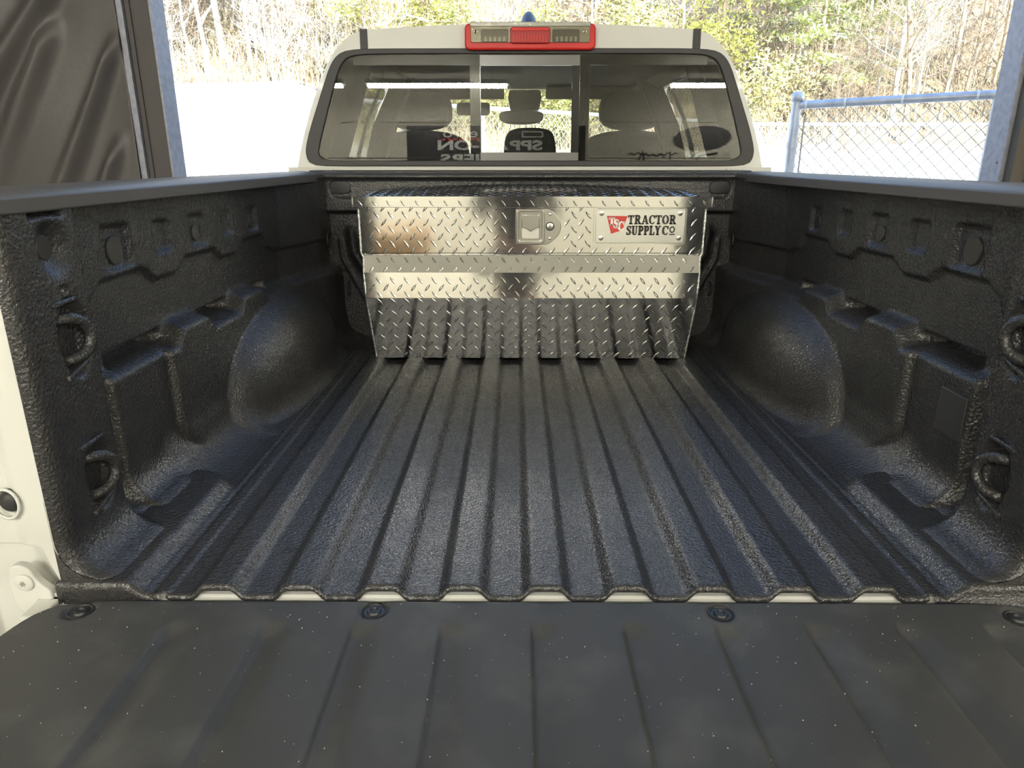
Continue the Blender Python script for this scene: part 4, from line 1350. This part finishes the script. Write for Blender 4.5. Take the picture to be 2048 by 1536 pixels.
# ---- leafy shrubs and young pines
def leafy(seed, n, rx, rz, size, tiers=False):
    R = random.Random(seed)
    lf, st = MB(), MB()
    st.tube([(0, 0, -.2), (0, 0, rz * 1.1), (0, 0, rz * 1.9)], [.07, .05, .015], 6)
    cl = []
    if tiers:
        for i in range(11):
            z = rz * (.25 + 1.7 * i / 11)
            reach = rx * (1.05 - .85 * i / 11)
            for k in range(6):
                a = R.uniform(0, 6.28); L = reach * R.uniform(.6, 1)
                tip = Vector((math.cos(a) * L, math.sin(a) * L, z - L * R.uniform(.0, .25)))
                st.tube([(0, 0, z), tip], [.02, .006], 3, cap=False)
                for j in range(5):
                    cl.append((Vector((0, 0, z)).lerp(tip, .3 + .18 * j), .32))
    else:
        for i in range(60):
            a = R.uniform(0, 6.28); t = R.uniform(-1, 1); q = R.random() ** .4
            c = Vector((math.cos(a) * rx * q * math.sqrt(1 - t * t), math.sin(a) * rx * q * math.sqrt(1 - t * t), rz + rz * .95 * t * q))
            st.tube([(0, 0, max(0, c.z * .4)), c], [.02, .005], 3, cap=False)
            cl.append((c, .45))
    for i in range(n):
        c, s = R.choice(cl)
        p = c + Vector((R.gauss(0, s * .6), R.gauss(0, s * .6), R.gauss(0, s * (.25 if tiers else .5))))
        u_ = Vector((R.gauss(0, 1), R.gauss(0, 1), R.gauss(0, .6))).normalized() * size * R.uniform(.6, 1.3)
        v_ = u_.orthogonal().normalized() * size * .45
        lf.add([p - u_, p + v_, p + u_, p - v_], [(0, 1, 2, 3)])
    return lf.mesh('foliage'), st.mesh('stem')
SH = []
for (seed, n, rx, rz, size, ti, m, lab, nm) in ((21, 1900, 2.0, 1.9, .10, False, 'leaf', 'rounded yellow-green leafy shrub on the slope', 'leafy_shrub'),
                                                (22, 2000, 1.3, 2.8, .10, False, 'leaf', 'tall yellow-green leafy bush on the slope', 'leafy_shrub'),
                                                (23, 4200, 2.9, 4.4, .10, True, 'pine', 'young pine with drooping tiers on the slope', 'young_pine')):
    a, b = leafy(seed, n, rx, rz, size, ti)
    a.materials.append(M[m]); b.materials.append(M['bark_dark'])
    SH.append(([('foliage', a), ('stem', b)], lab, nm))
for (k, px, D, s_) in ((1, 655, 33, 1.3), (0, 625, 37, 1.2), (1, 700, 36, 1.1), (1, 875, 38, 1.5), (0, 840, 40, 1.2), (0, 1240, 44, 1.3), (2, 1590, 34, 1.25), (2, 1690, 36, 1.35), (2, 1640, 42, 1.5), (0, 1545, 33, 1.0),
                       (2, 1530, 38, 1.1), (1, 360, 34, .7), (0, 1990, 38, .9), (1, 1085, 34, 1.1), (0, 1150, 33, 1.1), (1, 1215, 33, 1.2), (0, 985, 34, 1.0), (1, 930, 35, 1.1), (0, 720, 34, .9), (1, 1420, 35, 1.2), (0, 1350, 37, 1.1), (2, 1740, 44, 1.2), (1, 480, 42, 1.0), (0, 1810, 47, 1.0)):
    put_tree(SH[k][0], xpx(px, D), D - .946, s_, rr.uniform(0, 6.28), SH[k][1], SH[k][2].replace('_', ' ') + ' ' + str(('low', 'tall', 'tiered')[k]) + ' group', 'shrub' if k < 2 else 'tree', SH[k][2])

# ---- dry undergrowth on the slope
ub = MB()
R = random.Random(9)
for k in range(15000):
    D = 30.5 + 40 * R.random() ** 1.5
    px = R.uniform(230, 2070)
    x, y = xpx(px, D) + R.gauss(0, .3), D - .946
    z = float(1.9 + 0) if False else None
    ub.v.append((x, y, 0))
xy = np.array(ub.v)
ub = MB()
pl = np.array([p[:2] for p in PLACED])
near = np.min(np.hypot(xy[:, None, 0] - pl[None, :, 0], xy[:, None, 1] - pl[None, :, 1]), axis=1)
xy = xy[near > .45]
zz = terrain(xy[:, 0], xy[:, 1])
for (x, y, _), z in zip(xy, zz):
    hgt = R.uniform(.5, 2.4) * R.uniform(.5, 1)
    a, b = R.gauss(0, .35) * hgt, R.gauss(0, .25) * hgt
    w_ = R.uniform(.006, .018)
    p0, p1, p2 = (x, y, z - .05), (x + a * .4, y + b * .4, z + hgt * .6), (x + a, y + b, z + hgt)
    n_ = len(ub.v)
    for (p, q) in ((p0, w_), (p1, w_ * .7), (p2, .003)):
        ub.v += [(p[0] - q, p[1], p[2]), (p[0] + q, p[1], p[2])]
    ub.f += [(n_, n_ + 1, n_ + 3, n_ + 2), (n_ + 2, n_ + 3, n_ + 5, n_ + 4)]
    # a side twig
    e = R.gauss(0, .3)
    ub.v += [(p1[0], p1[1], p1[2]), (p1[0] + .01, p1[1], p1[2]), (p1[0] + e, p1[1] + R.gauss(0, .2), p1[2] + .5 * hgt * R.random())]
    ub.f.append((n_ + 6, n_ + 7, n_ + 8))
tag(obj('dry_undergrowth', ub, M['brush']), 'tangled dry tan undergrowth covering the wooded slope', 'undergrowth', kind='stuff')

# ================================================================== the person taking the picture
PXc, PYc = -.05, -1.42
per = thing('person', (PXc, PYc, 0), 'person in dark jacket and jeans standing behind the tailgate holding up a phone', 'person')
def skin_obj(name, verts, edges, radii, m, parent, rootv=0, lvl=2):
    me = bpy.data.meshes.new(name)
    me.from_pydata([(x, y, z) for x, y, z in verts], edges, [])
    o = bpy.data.objects.new(name, me)
    col.objects.link(o)
    me.materials.append(m)
    o.parent = parent
    o.modifiers.new('skin', 'SKIN').use_smooth_shade = True
    if not me.skin_vertices:
        bpy.context.view_layer.objects.active = o
        bpy.ops.mesh.customdata_skin_add()
    for i, r in enumerate(radii):
        me.skin_vertices[0].data[i].radius = r if hasattr(r, '__len__') else (r, r)
        me.skin_vertices[0].data[i].use_root = (i == rootv)
    su = o.modifiers.new('smooth', 'SUBSURF')
    su.levels = lvl - 1
    su.render_levels = lvl
    return o
V = [(0, 0, .95), (0, .01, 1.15), (0, .0, 1.35), (0, -.01, 1.44), (0, .01, 1.50), (0, .03, 1.56), (0, .045, 1.64), (0, .04, 1.72)]
Rd = [(.14, .10), (.13, .095), (.16, .10), (.11, .07), (.052, .055), (.062, .075), (.075, .092), (.055, .07)]
Ed = [(i, i + 1) for i in range(7)]
JV, JR, JE = [V[i] for i in (0, 1, 2, 3)], [(.165, .125), (.155, .12), (.18, .125), (.12, .085)], [(0, 1), (1, 2), (2, 3)]
LV, LR, LE = [(0, 0, .93)], [(.16, .12)], []
for s in (-1, 1):
    i0 = len(V)
    V += [(s * .19, 0, 1.41), (s * .245, .15, 1.21), (s * .105, .385, 1.475)]
    Rd += [.052, .042, .028]
    Ed += [(2, i0), (i0, i0 + 1), (i0 + 1, i0 + 2)]
    V += [(s * .098, .425, 1.51)]
    Rd += [(.020, .030)]
    Ed += [(i0 + 2, i0 + 3)]
    for k in range(4):        # fingers round the phone's edge
        j = len(V)
        zf = 1.535 - k * .019
        V += [(s * .096, .445, zf), (s * .090, .467, zf + .002), (s * .078, .474, zf + .002)]
        Rd += [.0085, .008, .0065]
        Ed += [(i0 + 3, j), (j, j + 1), (j + 1, j + 2)]
    j = len(V)                # thumb on the near side
    V += [(s * .085, .425, 1.545), (s * .065, .438, 1.545)]
    Rd += [.010, .0075]
    Ed += [(i0 + 3, j), (j, j + 1)]
    j = len(JV)
    JV += [(s * .19, 0, 1.41), (s * .25, .15, 1.205), (s * .125, .355, 1.45)]
    JR += [.078, .062, .046]
    JE += [(2, j), (j, j + 1), (j + 1, j + 2)]
    j = len(V)
    V += [(s * .10, 0, .88), (s * .12, .01, .50), (s * .13, -.02, .10), (s * .14, .12, .04)]
    Rd += [(.085, .09), .058, .040, (.04, .03)]
    Ed += [(0, j), (j, j + 1), (j + 1, j + 2), (j + 2, j + 3)]
    j = len(LV)
    LV += [(s * .10, 0, .86), (s * .12, .01, .50), (s * .13, -.02, .11)]
    LR += [(.105, .11), .080, .066]
    LE += [(0, j), (j, j + 1), (j + 1, j + 2)]
    bt = obj('boot', MB().prism(chaikin([(-.09, 0), (.19, 0), (.20, .05), (.12, .09), (.05, .13), (.04, .20), (-.08, .20)], 1, True), 0, s * .13 - .05, s * .13 + .05), M['boot'], per, bevel=.015, world=False)
body_o = skin_obj('body', V, Ed, Rd, M['skin'], per)
skin_obj('jacket', JV, JE, JR, M['jacket'], per)
skin_obj('jeans', LV, LE, LR, M['jeans'], per)
hair = MB()
for i in range(7):
    t = i / 6
    z = 1.655 + .12 * math.sin(t * PI / 2); r = .096 * math.cos(t * PI / 2 * .97)
    for k in range(18):
        a = 2 * PI * k / 18
        hair.v.append((r * .88 * math.cos(a), .035 + r * 1.08 * math.sin(a) - .012, z - (.05 * (1 - t) if math.sin(a) < .3 else -.03 * (1 - t))))
for i in range(6):
    for k in range(18):
        hair.f.append((i * 18 + k, i * 18 + (k + 1) % 18, (i + 1) * 18 + (k + 1) % 18, (i + 1) * 18 + k))
hair.f.append(tuple(6 * 18 + k for k in range(18)))
obj('hair', hair, M['hair'], per, smooth=True, world=False)
for s in (-1, 1):
    obj('eye', MB().lathe([(.004, .128), (.011, .132), (.006, .139)], 10, (s * .031, 0, 1.635), 'y'), M['white_print'], per, smooth=True, world=False)
    obj('ear', MB().prism(chaikin([(.02, 1.60), (.045, 1.60), (.06, 1.64), (.045, 1.665), (.02, 1.66)], 1, True), 0, s * .070, s * .086), M['skin'], per, world=False)
obj('nose', MB().add([(-.014, .13, 1.595), (.014, .13, 1.595), (0, .158, 1.60), (0, .13, 1.64)], [(0, 1, 2), (0, 2, 3), (1, 3, 2), (0, 3, 1)]), M['skin'], per, world=False)
obj('mouth', MB().box((-.022, .118, 1.566), (.022, .127, 1.573)), M['red'], per, world=False)
ph = obj('smartphone', MB().prism(rounded_rect(-.080, .080, -.038, .038, .010), 1, -.004, .004), M['phone'], bevel=.0015)
ph.location = (-.05, -.957, 1.525)
ph.rotation_euler = (math.radians(-17.74), 0, 0)
tag(ph, 'black smartphone held up in both hands behind the tailgate', 'phone')
